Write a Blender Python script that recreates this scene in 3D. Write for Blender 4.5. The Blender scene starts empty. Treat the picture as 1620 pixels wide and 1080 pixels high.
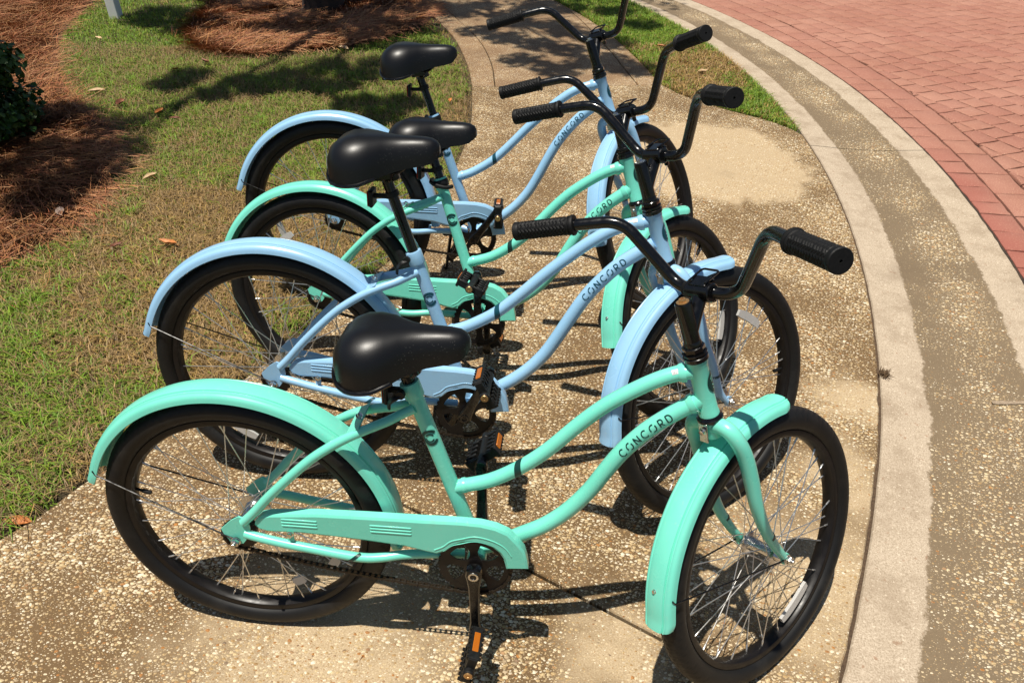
import bpy, math, random
import numpy as np
from mathutils import Matrix, Vector
from math import radians, sin, cos, pi, sqrt, atan2

SC = bpy.context.scene
COL = SC.collection
random.seed(7)
RNG = np.random.default_rng(11)

# ------------------------------------------------------------------ camera
CAM_POS = (0.65132522, -0.96409093, 1.56459947)
cam_d = bpy.data.cameras.new('camera')
cam_o = bpy.data.objects.new('camera', cam_d)
COL.objects.link(cam_o)
right = Vector((0.99577, 0.09150, 0.00889)).normalized()
fwd = Vector((-0.06627, 0.78166, -0.62017)).normalized()
up = right.cross(fwd).normalized()
right = fwd.cross(up).normalized()
Mc = Matrix((right, up, -fwd)).transposed().to_4x4()
Mc.translation = CAM_POS
cam_o.matrix_world = Mc
cam_d.sensor_width = 36.0
cam_d.lens = 1181.1 / 1620 * 36
cam_d.shift_y = 40.34 / 1620
cam_d.clip_start = 0.05
cam_d.clip_end = 2000
SC.camera = cam_o

# ------------------------------------------------------------------ light
SUN = Vector((-0.170, -0.120, 1.0)).normalized()
world = bpy.data.worlds.new('World')
SC.world = world
world.use_nodes = True
nt = world.node_tree
nt.nodes.clear()
sky = nt.nodes.new('ShaderNodeTexSky')
sky.sky_type = 'NISHITA'
sky.sun_disc = False
sky.sun_elevation = math.asin(SUN.z)
sky.sun_rotation = atan2(SUN.x, SUN.y)
sky.air_density = 1.0
sky.dust_density = 1.2
sky.ozone_density = 1.0
bg = nt.nodes.new('ShaderNodeBackground')
bg.inputs['Strength'].default_value = 0.05
wo = nt.nodes.new('ShaderNodeOutputWorld')
nt.links.new(sky.outputs[0], bg.inputs[0])
nt.links.new(bg.outputs[0], wo.inputs[0])
sun_d = bpy.data.lights.new('sun', 'SUN')
sun_d.energy = 5.0
sun_d.angle = radians(0.53)
sun_d.color = (1.0, 0.94, 0.835)
sun_o = bpy.data.objects.new('sun', sun_d)
COL.objects.link(sun_o)
sun_o.rotation_euler = SUN.to_track_quat('Z', 'Y').to_euler()
sun_o.location = (-2, -6, 10)

SC.view_settings.view_transform = 'Standard'
SC.view_settings.look = 'None'
SC.view_settings.gamma = 1
SC.view_settings.use_curve_mapping = False
SC.view_settings.exposure = 0.28

# ------------------------------------------------------------------ node helpers
def mat_new(name):
    m = bpy.data.materials.new(name)
    m.use_nodes = True
    t = m.node_tree
    b = t.nodes['Principled BSDF']
    return m, t, b

def N(t, kind, **kw):
    n = t.nodes.new('ShaderNode' + kind)
    for k, v in kw.items():
        if k.startswith('i_'):
            key = k[2:]
            key = int(key) if key.isdigit() else key.replace('_', ' ')
            n.inputs[key].default_value = v
        else:
            setattr(n, k, v)
    return n

def L(t, a, b):
    t.links.new(a, b)

def ramp(t, fac, stops, interp='LINEAR'):
    r = N(t, 'ValToRGB')
    r.color_ramp.interpolation = interp
    els = r.color_ramp.elements
    while len(els) < len(stops):
        els.new(0.5)
    for e, (p, c) in zip(els, stops):
        e.position = p
        e.color = (*c, 1) if len(c) == 3 else c
    L(t, fac, r.inputs[0])
    return r.outputs[0]

def mixc(t, fac, a, b, mode='MIX'):
    n = N(t, 'Mix', data_type='RGBA', blend_type=mode)
    for s, v in ((n.inputs[0], fac), (n.inputs[6], a), (n.inputs[7], b)):
        if hasattr(v, 'is_linked'):
            L(t, v, s)
        elif isinstance(v, (int, float)):
            s.default_value = v
        else:
            s.default_value = (*v, 1)
    return n.outputs[2]

def mth(t, op, a, b=None, c=None, clamp=False):
    n = N(t, 'Math', operation=op, use_clamp=clamp)
    for i, v in enumerate((a, b, c)):
        if v is None:
            continue
        if hasattr(v, 'is_linked'):
            L(t, v, n.inputs[i])
        else:
            n.inputs[i].default_value = v
    return n.outputs[0]

def mrange(t, v, a, b, c=0.0, d=1.0, smooth=True):
    n = N(t, 'MapRange', interpolation_type='SMOOTHSTEP' if smooth else 'LINEAR')
    for i, x in enumerate((v, a, b, c, d)):
        if hasattr(x, 'is_linked'):
            L(t, x, n.inputs[i])
        else:
            n.inputs[i].default_value = x
    return n.outputs[0]

def noise(t, vec, scale, detail=3, rough=.5, out=0):
    n = N(t, 'TexNoise')
    n.inputs['Scale'].default_value = scale
    n.inputs['Detail'].default_value = detail
    n.inputs['Roughness'].default_value = rough
    L(t, vec, n.inputs['Vector'])
    return n.outputs[out]

def bump(t, b, h, strength=.3, dist=.002):
    n = N(t, 'Bump')
    n.inputs['Strength'].default_value = strength
    n.inputs['Distance'].default_value = dist
    L(t, h, n.inputs['Height'])
    L(t, n.outputs[0], b.inputs['Normal'])

def coord(t, which='Object'):
    return N(t, 'TexCoord').outputs[which]

# ------------------------------------------------------------------ materials
M = {}

def paint(name, base, hi, rough=.34):
    m, t, b = mat_new(name)
    c = coord(t)
    n1 = noise(t, c, 9, 4, .6)
    n2 = noise(t, c, 160, 2, .5)
    col = mixc(t, mrange(t, n1, .35, .7), base, hi)
    dust = mth(t, 'MULTIPLY', mrange(t, n2, .62, .74), .12)
    col = mixc(t, dust, col, (.62, .58, .5))
    n3 = noise(t, c, 46, 5, .75)
    col = mixc(t, mrange(t, n3, .715, .735, 0, .7), col, tuple(x * .35 for x in base))
    grime = mrange(t, noise(t, c, 4.5, 5, .7), .58, .78, 0, .22)
    col = mixc(t, grime, col, (.30, .27, .20))
    L(t, col, b.inputs['Base Color'])
    L(t, mrange(t, n1, .2, .8, rough - .06, rough + .1), b.inputs['Roughness'])
    b.inputs['Coat Weight'].default_value = .35
    b.inputs['Coat Roughness'].default_value = .18
    bump(t, b, n2, .05, .0005)
    M[name] = m

paint('mint', (.165, .68, .53), (.185, .71, .56), .28)
paint('blue', (.29, .53, .77), (.31, .555, .80), .28)

def simple(name, color, rough=.5, metal=0.0, spec=.5, nscale=None, nstr=.1, vary=.0, coat=0.):
    m, t, b = mat_new(name)
    b.inputs['Base Color'].default_value = (*color, 1)
    b.inputs['Roughness'].default_value = rough
    b.inputs['Metallic'].default_value = metal
    b.inputs['Specular IOR Level'].default_value = spec
    b.inputs['Coat Weight'].default_value = coat
    if nscale:
        c = coord(t)
        n = noise(t, c, nscale, 3, .6)
        bump(t, b, n, nstr, .001)
        if vary:
            L(t, mixc(t, n, tuple(x * (1 - vary) for x in color), tuple(x * (1 + vary) for x in color)), b.inputs['Base Color'])
            L(t, mrange(t, n, .3, .7, rough - .08, rough + .1), b.inputs['Roughness'])
    M[name] = m

simple('gloss_black', (.003, .003, .0032), .20, spec=.45, nscale=60, nstr=.02, vary=.4, coat=.25)
simple('rim_black', (.0055, .0042, .004), .42, spec=.35, nscale=40, nstr=.05, vary=.4)
simple('rubber', (.0045, .0045, .0048), .6, spec=.28, nscale=300, nstr=.15, vary=.4)
simple('plastic_black', (.006, .006, .006), .5, spec=.35, nscale=180, nstr=.2, vary=.4)
simple('steel', (.68, .67, .65), .2, 1.0, nscale=80, nstr=.05, vary=.15)
simple('spoke_steel', (.72, .71, .69), .32, .9)
simple('dark_steel', (.05, .04, .03), .5, .7, nscale=200, nstr=.2, vary=.5)
simple('gold_cap', (.55, .33, .14), .35, .8)
simple('mint_decal', (.003, .036, .030), .4)
simple('blue_decal', (.003, .055, .085), .4)
simple('sticker_white', (.72, .72, .70), .45)
simple('sticker_ink', (.05, .06, .07), .5)
simple('red_reflector', (.30, .012, .010), .2, coat=.6)
simple('white_post', (.84, .84, .82), .55, nscale=20, nstr=.1, vary=.08)
simple('bark', (.035, .022, .016), .9, nscale=24, nstr=1.0, vary=.6)

# amber reflectors with a prismatic grid
m, t, b = mat_new('amber')
c = coord(t)
w1 = N(t, 'TexWave', bands_direction='X'); w1.inputs['Scale'].default_value = 190
w2 = N(t, 'TexWave', bands_direction='Y'); w2.inputs['Scale'].default_value = 190
L(t, c, w1.inputs[0]); L(t, c, w2.inputs[0])
g = mth(t, 'MULTIPLY', w1.outputs['Fac'], w2.outputs['Fac'])
L(t, mixc(t, g, (.30, .075, .006), (.85, .28, .02)), b.inputs['Base Color'])
b.inputs['Roughness'].default_value = .18
bump(t, b, g, .5, .0005)
M['amber'] = m
# clear wheel reflectors
m, t, b = mat_new('clear_reflector')
c = coord(t)
w1 = N(t, 'TexWave', bands_direction='X'); w1.inputs['Scale'].default_value = 120
L(t, c, w1.inputs[0])
L(t, mixc(t, w1.outputs['Fac'], (.45, .44, .42), (.72, .71, .68)), b.inputs['Base Color'])
b.inputs['Roughness'].default_value = .15
b.inputs['Alpha'].default_value = .8
bump(t, b, w1.outputs['Fac'], .4, .0005)
M['clear_reflector'] = m

# saddle vinyl with a little dust
m, t, b = mat_new('vinyl')
c = coord(t)
g = noise(t, c, 420, 2, .5)
v = N(t, 'TexVoronoi'); v.inputs['Scale'].default_value = 210
L(t, c, v.inputs['Vector'])
patch = mrange(t, noise(t, c, 13, 2, .5), .50, .66)
dm = mth(t, 'MULTIPLY', mrange(t, v.outputs['Distance'], .17, .10), patch)
dm = mth(t, 'MULTIPLY', dm, .5)
L(t, mixc(t, dm, (.0035, .0035, .004), (.16, .155, .14)), b.inputs['Base Color'])
L(t, mrange(t, noise(t, c, 8, 3, .5), .3, .7, .34, .42), b.inputs['Roughness'])
b.inputs['Specular IOR Level'].default_value = .45
bump(t, b, g, .12, .0006)
M['vinyl'] = m

# tyre: tread blocks across the crown from the tyre's own uv, smooth sidewall
m, t, b = mat_new('tyre')
c = coord(t)
nn = noise(t, c, 30, 4, .6)
base = mixc(t, nn, (.0035, .0035, .0038), (.009, .0088, .0086))
base = mixc(t, mrange(t, noise(t, c, 14, 4, .6), .5, .72, 0, .6), base, (.020, .0185, .0165))
L(t, base, b.inputs['Base Color'])
b.inputs['Roughness'].default_value = .55
b.inputs['Specular IOR Level'].default_value = .35
bump(t, b, noise(t, c, 400, 2, .6), .2, .0006)
M['tyre'] = m

def xyz(t, c):
    s = N(t, 'SeparateXYZ'); L(t, c, s.inputs[0]); return s.outputs

def blob(t, P, cx, cy, r0, r1, wob):
    """1 inside radius r0 of (cx,cy), 0 outside r1, edge wobbled"""
    dx = mth(t, 'SUBTRACT', P[0], cx); dy = mth(t, 'SUBTRACT', P[1], cy)
    d = mth(t, 'SQRT', mth(t, 'ADD', mth(t, 'MULTIPLY', dx, dx), mth(t, 'MULTIPLY', dy, dy)))
    d = mth(t, 'ADD', d, wob)
    return mrange(t, d, r0, r1, 1, 0)

def pebbles(t, c, scale, thr, seed):
    """returns mask, per pebble colour"""
    mp = N(t, 'Mapping'); mp.inputs['Location'].default_value = (seed, seed * .7, 0)
    mp.inputs['Rotation'].default_value = (0, 0, .5 + seed)
    mp.inputs['Scale'].default_value = (1, 1.25, 1)
    L(t, c, mp.inputs[0])
    nz = noise(t, mp.outputs[0], scale * .35, 2, .5, out=1)
    vm = N(t, 'VectorMath', operation='MULTIPLY_ADD')
    L(t, nz, vm.inputs[0]); vm.inputs[1].default_value = (.9 / scale,) * 3; L(t, mp.outputs[0], vm.inputs[2])
    v = N(t, 'TexVoronoi', voronoi_dimensions='2D')
    v.inputs['Scale'].default_value = scale
    v.inputs['Randomness'].default_value = .92
    L(t, vm.outputs[0], v.inputs['Vector'])
    s = N(t, 'SeparateColor'); L(t, v.outputs['Color'], s.inputs[0])
    rad = mth(t, 'ADD', mth(t, 'MULTIPLY', s.outputs[0], .26), thr)
    d = mth(t, 'SUBTRACT', rad, v.outputs['Distance'])
    mask = mrange(t, d, -.03, .05)
    dome = mrange(t, d, -.05, .35)
    return mask, s.outputs[1], s.outputs[2], dome

def aggregate(name, mortar_a, mortar_b, s1, s2, thr1, thr2, dry=None, pcols=None, wear=.0, band=False, bumpd=.004):
    m, t, b = mat_new(name)
    c = coord(t)
    P = xyz(t, c)
    mac = noise(t, c, 1.7, 4, .6)
    mid = noise(t, c, 11, 4, .65)
    fine = noise(t, c, 260, 3, .7)
    dmask = None
    if dry:
        wob = mth(t, 'ADD', mth(t, 'MULTIPLY', mth(t, 'SUBTRACT', noise(t, c, 2.6, 4, .6), .5), .55),
                  mth(t, 'MULTIPLY', mth(t, 'SUBTRACT', mid, .5), .26))
        for (cx, cy, r0, r1) in dry:
            k = blob(t, P, cx, cy, r0, r1, wob)
            dmask = k if dmask is None else mth(t, 'MAXIMUM', dmask, k)
    if band:
        uvx = xyz(t, N(t, 'UVMap').outputs[0])
        wv = mth(t, 'ADD', uvx[0], mth(t, 'ADD', mth(t, 'MULTIPLY', mth(t, 'SUBTRACT', noise(t, c, 5, 5, .65), .5), .085),
                                       mth(t, 'MULTIPLY', mth(t, 'SUBTRACT', noise(t, c, 70, 3, .7), .5), .06)))
        inside = mth(t, 'MULTIPLY', mrange(t, wv, .228, .248), mrange(t, wv, .780, .760))
        dmask = mth(t, 'SUBTRACT', 1.0, inside)
    den = mrange(t, noise(t, c, 3.1, 4, .6), .36, .62, -.13, .05)
    if dmask is not None:
        den = mth(t, 'SUBTRACT', den, mth(t, 'MULTIPLY', dmask, .085 if not band else .30))
    if band:
        # coarser washed stones down the middle of the gutter
        midb = mrange(t, mth(t, 'ABSOLUTE', mth(t, 'SUBTRACT', uvx[0], .56)), .24, .05, -.10, .03)
        den = mth(t, 'ADD', den, midb)
    def layer(scale, thr, seed):
        mp, g, bl, dome = pebbles_d(t, c, scale, thr, seed, den)
        return mp, g, bl, dome
    m1, g1, b1, h1 = layer(s1, thr1, 1.3)
    m2, g2, b2, h2 = layer(s2, thr2, 5.1)
    stops = pcols or [(0, (.36, .21, .085)), (.15, (.50, .345, .165)), (.38, (.62, .47, .265)), (.6, (.75, .61, .40)),
                      (.75, (.82, .73, .56)), (.82, (.48, .35, .20)), (.9, (.36, .27, .17)), (.95, (.44, .19, .05)), (1, (.24, .17, .11))]
    c1 = ramp(t, g1, stops)
    c2 = ramp(t, g2, stops)
    mort = mixc(t, mid, mortar_a, mortar_b)
    mort = mixc(t, mrange(t, mac, .4, .65, 0, .35), mort, tuple(x * .72 for x in mortar_a))
    sand = ramp(t, fine, [(.3, tuple(x * .72 for x in mortar_b)), (.55, mortar_b), (.75, tuple(min(1, x * 1.45) for x in mortar_b))])
    mort = mixc(t, .45, mort, sand)
    if dmask is not None:
        pale = ramp(t, fine, [(.28, (.30, .215, .12)), (.5, (.48, .365, .225)), (.74, (.64, .52, .35))])
        if band:
            pale = ramp(t, fine, [(.28, (.24, .185, .125)), (.5, (.44, .355, .26)), (.72, (.60, .51, .395))])
            spk = noise(t, c, 45, 3, .6)
            pale = mixc(t, mrange(t, spk, .64, .72, 0, .6), pale, (.26, .13, .07))
            pale = mixc(t, mrange(t, noise(t, c, 7, 5, .7), .42, .68, 0, .5), pale, (.24, .175, .115))
            pale = mixc(t, mrange(t, noise(t, c, 110, 2, .5), .64, .70, 0, .7), pale, (.66, .56, .43))
        mort = mixc(t, mth(t, 'MULTIPLY', dmask, .92 if band else .8), mort, pale)
    col = mixc(t, mth(t, 'MULTIPLY', m2, .85), mort, c2)
    col = mixc(t, m1, col, c1)
    if wear:
        col = mixc(t, mrange(t, mac, .3, .7, wear * .4, wear), col, (.10, .065, .045))
    st = mrange(t, noise(t, c, .9, 5, .7), .56, .74, 0, .28)
    col = mixc(t, st, col, (.085, .055, .032))
    L(t, col, b.inputs['Base Color'])
    b.inputs['Roughness'].default_value = .82
    b.inputs['Specular IOR Level'].default_value = .35
    hh = mth(t, 'MAXIMUM', mth(t, 'MULTIPLY', h1, 1.0), mth(t, 'MULTIPLY', h2, .55))
    hh = mth(t, 'ADD', hh, mth(t, 'MULTIPLY', fine, .25))
    bump(t, b, hh, .8, bumpd)
    M[name] = m

def pebbles_d(t, c, scale, thr, seed, den):
    mp = N(t, 'Mapping'); mp.inputs['Location'].default_value = (seed, seed * .7, 0)
    mp.inputs['Rotation'].default_value = (0, 0, .5 + seed)
    mp.inputs['Scale'].default_value = (1, 1.35, 1)
    L(t, c, mp.inputs[0])
    nz = noise(t, mp.outputs[0], scale * .4, 2, .5, out=1)
    vm = N(t, 'VectorMath', operation='MULTIPLY_ADD')
    L(t, nz, vm.inputs[0]); vm.inputs[1].default_value = (1.3 / scale,) * 3; L(t, mp.outputs[0], vm.inputs[2])
    v = N(t, 'TexVoronoi', voronoi_dimensions='2D')
    v.inputs['Scale'].default_value = scale
    v.inputs['Randomness'].default_value = .95
    L(t, vm.outputs[0], v.inputs['Vector'])
    s = N(t, 'SeparateColor'); L(t, v.outputs['Color'], s.inputs[0])
    rad = mth(t, 'ADD', mth(t, 'ADD', mth(t, 'MULTIPLY', s.outputs[0], .30), thr), den)
    d = mth(t, 'SUBTRACT', rad, v.outputs['Distance'])
    return mrange(t, d, -.005, .025), s.outputs[1], s.outputs[2], mrange(t, d, -.04, .35)

aggregate('patio_aggregate', (.102, .058, .023), (.150, .092, .040), 82, 150, .165, .115,
          dry=[(1.32, 2.85, .45, .57), (1.32, .22, .05, .42), (1.50, .62, .0, .24), (1.62, .95, .0, .17), (.15, -.14, .12, .45), (.78, -.02, .0, .22)])
aggregate('walk_aggregate', (.175, .098, .045), (.235, .142, .070), 95, 150, .10, .10, wear=.30, bumpd=.002)
aggregate('gutter_aggregate', (.146, .103, .060), (.194, .142, .086), 66, 130, .07, .05, band=True)

# red stamped pavers
m, t, b = mat_new('paver_red')
c = coord(t, 'Object')
geo = N(t, 'NewGeometry').outputs['Position']
oi = N(t, 'ObjectInfo').outputs['Random']
f1 = noise(t, geo, 170, 3, .7)
f2 = noise(t, geo, 1.4, 4, .6)
f3 = noise(t, geo, 12, 4, .6)
a = mixc(t, f3, (.262, .104, .068), (.350, .164, .108))
a = mixc(t, mrange(t, f2, .35, .7, 0, .6), a, (.42, .215, .155))
a = mixc(t, mrange(t, oi, 0, 1, 0, .55, smooth=False), a, (.27, .10, .07))
spk = mrange(t, f1, .56, .68, 0, .75)
a = mixc(t, spk, a, (.60, .36, .25))
a = mixc(t, mrange(t, f1, .42, .33, 0, .5), a, (.25, .075, .055))
# darker damp row beside the gutter
gx = xyz(t, geo)
rr = mth(t, 'SQRT', mth(t, 'ADD', mth(t, 'POWER', mth(t, 'ADD', gx[0], 5.11), 2.0), mth(t, 'POWER', mth(t, 'SUBTRACT', gx[1], 2.8), 2.0)))
near = mth(t, 'MULTIPLY', mrange(t, mth(t, 'ADD', rr, mth(t, 'MULTIPLY', f2, .25)), 8.02, 7.80), mrange(t, gx[1], 3.6, 2.4))
a = mixc(t, mth(t, 'MULTIPLY', near, .55), a, (.27, .06, .045))
L(t, a, b.inputs['Base Color'])
b.inputs['Roughness'].default_value = .8
bump(t, b, mth(t, 'ADD', f1, mth(t, 'MULTIPLY', f3, .8)), .6, .003)
M['paver_red'] = m

def soil(name, a_, b_, sc=40):
    m, t, b = mat_new(name)
    c = coord(t)
    f = noise(t, c, sc, 5, .7)
    g = noise(t, c, sc * 6, 3, .7)
    col = mixc(t, mrange(t, f, .35, .65), a_, b_)
    col = mixc(t, mrange(t, g, .6, .75, 0, .6), col, tuple(x * 2.0 for x in b_))
    L(t, col, b.inputs['Base Color'])
    b.inputs['Roughness'].default_value = .95
    bump(t, b, mth(t, 'ADD', f, mth(t, 'MULTIPLY', g, .5)), .9, .01)
    M[name] = m
soil('soil_dark', (.030, .020, .014), (.060, .040, .025))
soil('soil_straw', (.050, .026, .014), (.10, .050, .026), 60)
soil('soil_lawn', (.045, .034, .015), (.085, .058, .028), 60)
soil('soil_red', (.045, .022, .015), (.070, .034, .024), 90)
soil('soil_grit', (.075, .045, .025), (.15, .095, .055), 120)
soil('mark_pale', (.36, .27, .18), (.48, .37, .26), 90)
soil('far_ground', (.045, .060, .018), (.070, .085, .025), 3)

def attrmat(name, rough=.6, trans=0.0, sub=0.0):
    m, t, b = mat_new(name)
    at = N(t, 'Attribute'); at.attribute_name = 'tint'
    L(t, at.outputs['Color'], b.inputs['Base Color'])
    b.inputs['Roughness'].default_value = rough
    b.inputs['Specular IOR Level'].default_value = .3
    if trans:
        tr = N(t, 'BsdfTranslucent'); L(t, at.outputs['Color'], tr.inputs[0])
        mx = N(t, 'MixShader'); mx.inputs[0].default_value = trans
        L(t, b.outputs[0], mx.inputs[1]); L(t, tr.outputs[0], mx.inputs[2])
        L(t, mx.outputs[0], t.nodes['Material Output'].inputs[0])
    M[name] = m
attrmat('grass_blade', .55, .25)
attrmat('needle', .6)
attrmat('leaf', .38, .15)
def leafmat(name, a_, b_):
    m, t, b = mat_new(name)
    c = coord(t)
    f = noise(t, c, 60, 4, .6)
    L(t, mixc(t, mrange(t, f, .35, .65), a_, b_), b.inputs['Base Color'])
    b.inputs['Roughness'].default_value = .6
    bump(t, b, f, .4, .002)
    M[name] = m
leafmat('leaf_orange', (.40, .13, .03), (.52, .22, .06))
leafmat('leaf_tan', (.50, .34, .18), (.62, .46, .28))
leafmat('leaf_brown', (.16, .055, .03), (.26, .10, .05))
leafmat('leaf_grey', (.34, .25, .20), (.45, .34, .27))

# ------------------------------------------------------------------ mesh helpers
class MB:
    def __init__(s):
        s.v = []; s.f = []; s.uv = None
    def add(s, vs, fs):
        o = len(s.v)
        s.v += [tuple(p) for p in vs]
        s.f += [tuple(i + o for i in f) for f in fs]
        return s
    def box(s, c, d, rot=None):
        x, y, z = (q / 2 for q in d)
        vs = [Vector((sx * x, sy * y, sz * z)) for sx in (-1, 1) for sy in (-1, 1) for sz in (-1, 1)]
        if rot is not None:
            vs = [rot @ q for q in vs]
        vs = [q + Vector(c) for q in vs]
        return s.add(vs, [(0, 1, 3, 2), (4, 6, 7, 5), (0, 4, 5, 1), (2, 3, 7, 6), (0, 2, 6, 4), (1, 5, 7, 3)])
    def bbox(s, c, d, bev, rot=None):
        """box with bevelled edges: two stacked insets"""
        x, y, z = (q / 2 for q in d)
        rings = []
        def ring(xx, yy, zz, bb):
            pts = [(xx - bb, yy), (xx, yy - bb), (xx, -yy + bb), (xx - bb, -yy), (-xx + bb, -yy), (-xx, -yy + bb), (-xx, yy - bb), (-xx + bb, yy)]
            return [Vector((p[0], p[1], zz)) for p in pts]
        rings = [ring(x - bev, y - bev, -z, bev * .6), ring(x, y, -z + bev, bev), ring(x, y, z - bev, bev), ring(x - bev, y - bev, z, bev * .6)]
        vs = [q for r in rings for q in r]
        if rot is not None:
            vs = [rot @ q for q in vs]
        vs = [q + Vector(c) for q in vs]
        fs = []
        for k in range(3):
            for i in range(8):
                a, b2 = k * 8 + i, k * 8 + (i + 1) % 8
                fs.append((a, a + 8, b2 + 8, b2))
        fs.append(tuple(range(8))); fs.append(tuple(range(31, 23, -1)))
        return s.add(vs, fs)
    def tube(s, pts, r, seg=12, caps=True, flat=1.0):
        pts = [Vector(p) for p in pts]
        n = len(pts)
        rs = r if hasattr(r, '__len__') else [r] * n
        tan = [(pts[min(i + 1, n - 1)] - pts[max(i - 1, 0)]).normalized() for i in range(n)]
        a = tan[0].orthogonal().normalized()
        vs = []; fs = []
        for i in range(n):
            a = (a - tan[i] * a.dot(tan[i])).normalized()
            b2 = tan[i].cross(a)
            for k in range(seg):
                th = 2 * pi * k / seg
                vs.append(pts[i] + (a * cos(th) + b2 * sin(th) * flat) * rs[i])
        for i in range(n - 1):
            for k in range(seg):
                k2 = (k + 1) % seg
                fs.append((i * seg + k, i * seg + k2, (i + 1) * seg + k2, (i + 1) * seg + k))
        if caps:
            fs.append(tuple(range(seg - 1, -1, -1)))
            fs.append(tuple((n - 1) * seg + k for k in range(seg)))
        return s.add(vs, fs)
    def lathe(s, prof, o, ax, seg=24, mod=None):
        """prof: list of (radius, height along ax)"""
        o = Vector(o); ax = Vector(ax).normalized()
        a = ax.orthogonal().normalized(); b2 = ax.cross(a)
        vs = []; fs = []
        for j, (r, h) in enumerate(prof):
            for k in range(seg):
                th = 2 * pi * k / seg
                rr = r if mod is None else mod(r, h, th)
                vs.append(o + ax * h + (a * cos(th) + b2 * sin(th)) * rr)
        for j in range(len(prof) - 1):
            for k in range(seg):
                k2 = (k + 1) % seg
                fs.append((j * seg + k, j * seg + k2, (j + 1) * seg + k2, (j + 1) * seg + k))
        fs.append(tuple(range(seg - 1, -1, -1)))
        fs.append(tuple((len(prof) - 1) * seg + k for k in range(seg)))
        return s.add(vs, fs)
    def prism(s, poly, f):
        """poly: 2D points, f(p, side) -> 3D for side 0/1"""
        n = len(poly)
        vs = [f(p, 0) for p in poly] + [f(p, 1) for p in poly]
        fs = [tuple(range(n - 1, -1, -1)), tuple(range(n, 2 * n))]
        fs += [(i, (i + 1) % n, n + (i + 1) % n, n + i) for i in range(n)]
        return s.add(vs, fs)
    def grid(s, rows, closed=False):
        nr, nc = len(rows), len(rows[0])
        vs = [p for r in rows for p in r]
        fs = []
        for i in range(nr - 1):
            for j in range(nc if closed else nc - 1):
                j2 = (j + 1) % nc
                fs.append((i * nc + j, i * nc + j2, (i + 1) * nc + j2, (i + 1) * nc + j))
        return s.add(vs, fs)
    def mesh(s, name, smooth=35):
        me = bpy.data.meshes.new(name)
        me.from_pydata([tuple(p) for p in s.v], [], s.f)
        if s.uv:
            l = me.uv_layers.new(name='UVMap')
            vi = np.empty(len(me.loops), np.int32)
            me.loops.foreach_get('vertex_index', vi)
            arr = np.array(s.uv, np.float32)[vi]
            if getattr(s, 'uvfix', None):
                s.uvfix(me, arr)
            l.data.foreach_set('uv', arr.ravel())
        if smooth:
            me.polygons.foreach_set('use_smooth', [True] * len(me.polygons))
            me.set_sharp_from_angle(angle=radians(smooth))
        me.update()
        return me

CACHE = {}
def obj(name, build, mat, parent=None, mw=None, key=None, smooth=35, **props):
    """one mesh object; build() is an MB factory; key shares mesh data"""
    if key is not None and key in CACHE:
        me = CACHE[key]
    else:
        mb = build() if callable(build) else build
        me = mb if isinstance(mb, bpy.types.Mesh) else mb.mesh(name, smooth)
        me.materials.append(M[mat])
        if key is not None:
            CACHE[key] = me
    o = bpy.data.objects.new(name, me)
    COL.objects.link(o)
    if parent is not None:
        o.parent = parent
    if mw is not None:
        o.matrix_local = mw
    for k, v in props.items():
        o[k] = v
    return o

def thing(name, label, cat, loc=(0, 0, 0), group=None, mw=None):
    o = bpy.data.objects.new(name, None)
    COL.objects.link(o)
    o.location = loc
    if mw is not None:
        o.matrix_world = mw
    o['label'] = label; o['category'] = cat
    if group:
        o['group'] = group
    return o

def cr(pts, n=6):
    """catmull-rom resample"""
    P = [Vector(p) for p in pts]
    P = [P[0] * 2 - P[1]] + P + [P[-1] * 2 - P[-2]]
    out = []
    for i in range(1, len(P) - 2):
        for k in range(n):
            u = k / n
            a, b2, c, d = P[i - 1], P[i], P[i + 1], P[i + 2]
            out.append(.5 * ((2 * b2) + (c - a) * u + (2 * a - 5 * b2 + 4 * c - d) * u * u + (-a + 3 * b2 - 3 * c + d) * u ** 3))
    out.append(P[-2])
    return out

def fillet(pts, r, n=6):
    P = [Vector(p) for p in pts]
    out = [P[0]]
    for i in range(1, len(P) - 1):
        a, b2, c = P[i - 1], P[i], P[i + 1]
        d1 = (a - b2); d2 = (c - b2)
        k = min(r, d1.length * .48, d2.length * .48)
        s, e = b2 + d1.normalized() * k, b2 + d2.normalized() * k
        for j in range(n + 1):
            u = j / n
            out.append(s * (1 - u) ** 2 + b2 * 2 * u * (1 - u) + e * u * u)
    out.append(P[-1])
    return out

def npmesh(name, V, F, tint=None, smooth=False):
    """fast mesh from numpy: V (n,3), F (m,k)"""
    me = bpy.data.meshes.new(name)
    V = np.asarray(V, np.float32); F = np.asarray(F, np.int32)
    me.vertices.add(len(V)); me.vertices.foreach_set('co', V.ravel())
    k = F.shape[1]
    me.loops.add(F.size); me.loops.foreach_set('vertex_index', F.ravel())
    me.polygons.add(len(F))
    me.polygons.foreach_set('loop_start', np.arange(0, F.size, k, dtype=np.int32))
    me.polygons.foreach_set('loop_total', np.full(len(F), k, np.int32))
    if smooth:
        me.polygons.foreach_set('use_smooth', np.ones(len(F), bool))
    if tint is not None:
        at = me.attributes.new('tint', 'FLOAT_COLOR', 'POINT')
        c4 = np.ones((len(V), 4), np.float32); c4[:, :3] = tint
        at.data.foreach_set('color', c4.ravel())
    me.update(calc_edges=True)
    return me

def inpoly(P, poly):
    poly = np.asarray(poly); x, y = P[:, 0], P[:, 1]
    ins = np.zeros(len(P), bool)
    j = len(poly) - 1
    for i in range(len(poly)):
        xi, yi = poly[i]; xj, yj = poly[j]
        with np.errstate(divide='ignore', invalid='ignore'):
            c = ((yi > y) != (yj > y)) & (x < (xj - xi) * (y - yi) / (yj - yi + 1e-12) + xi)
        ins ^= c
        j = i
    return ins

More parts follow.
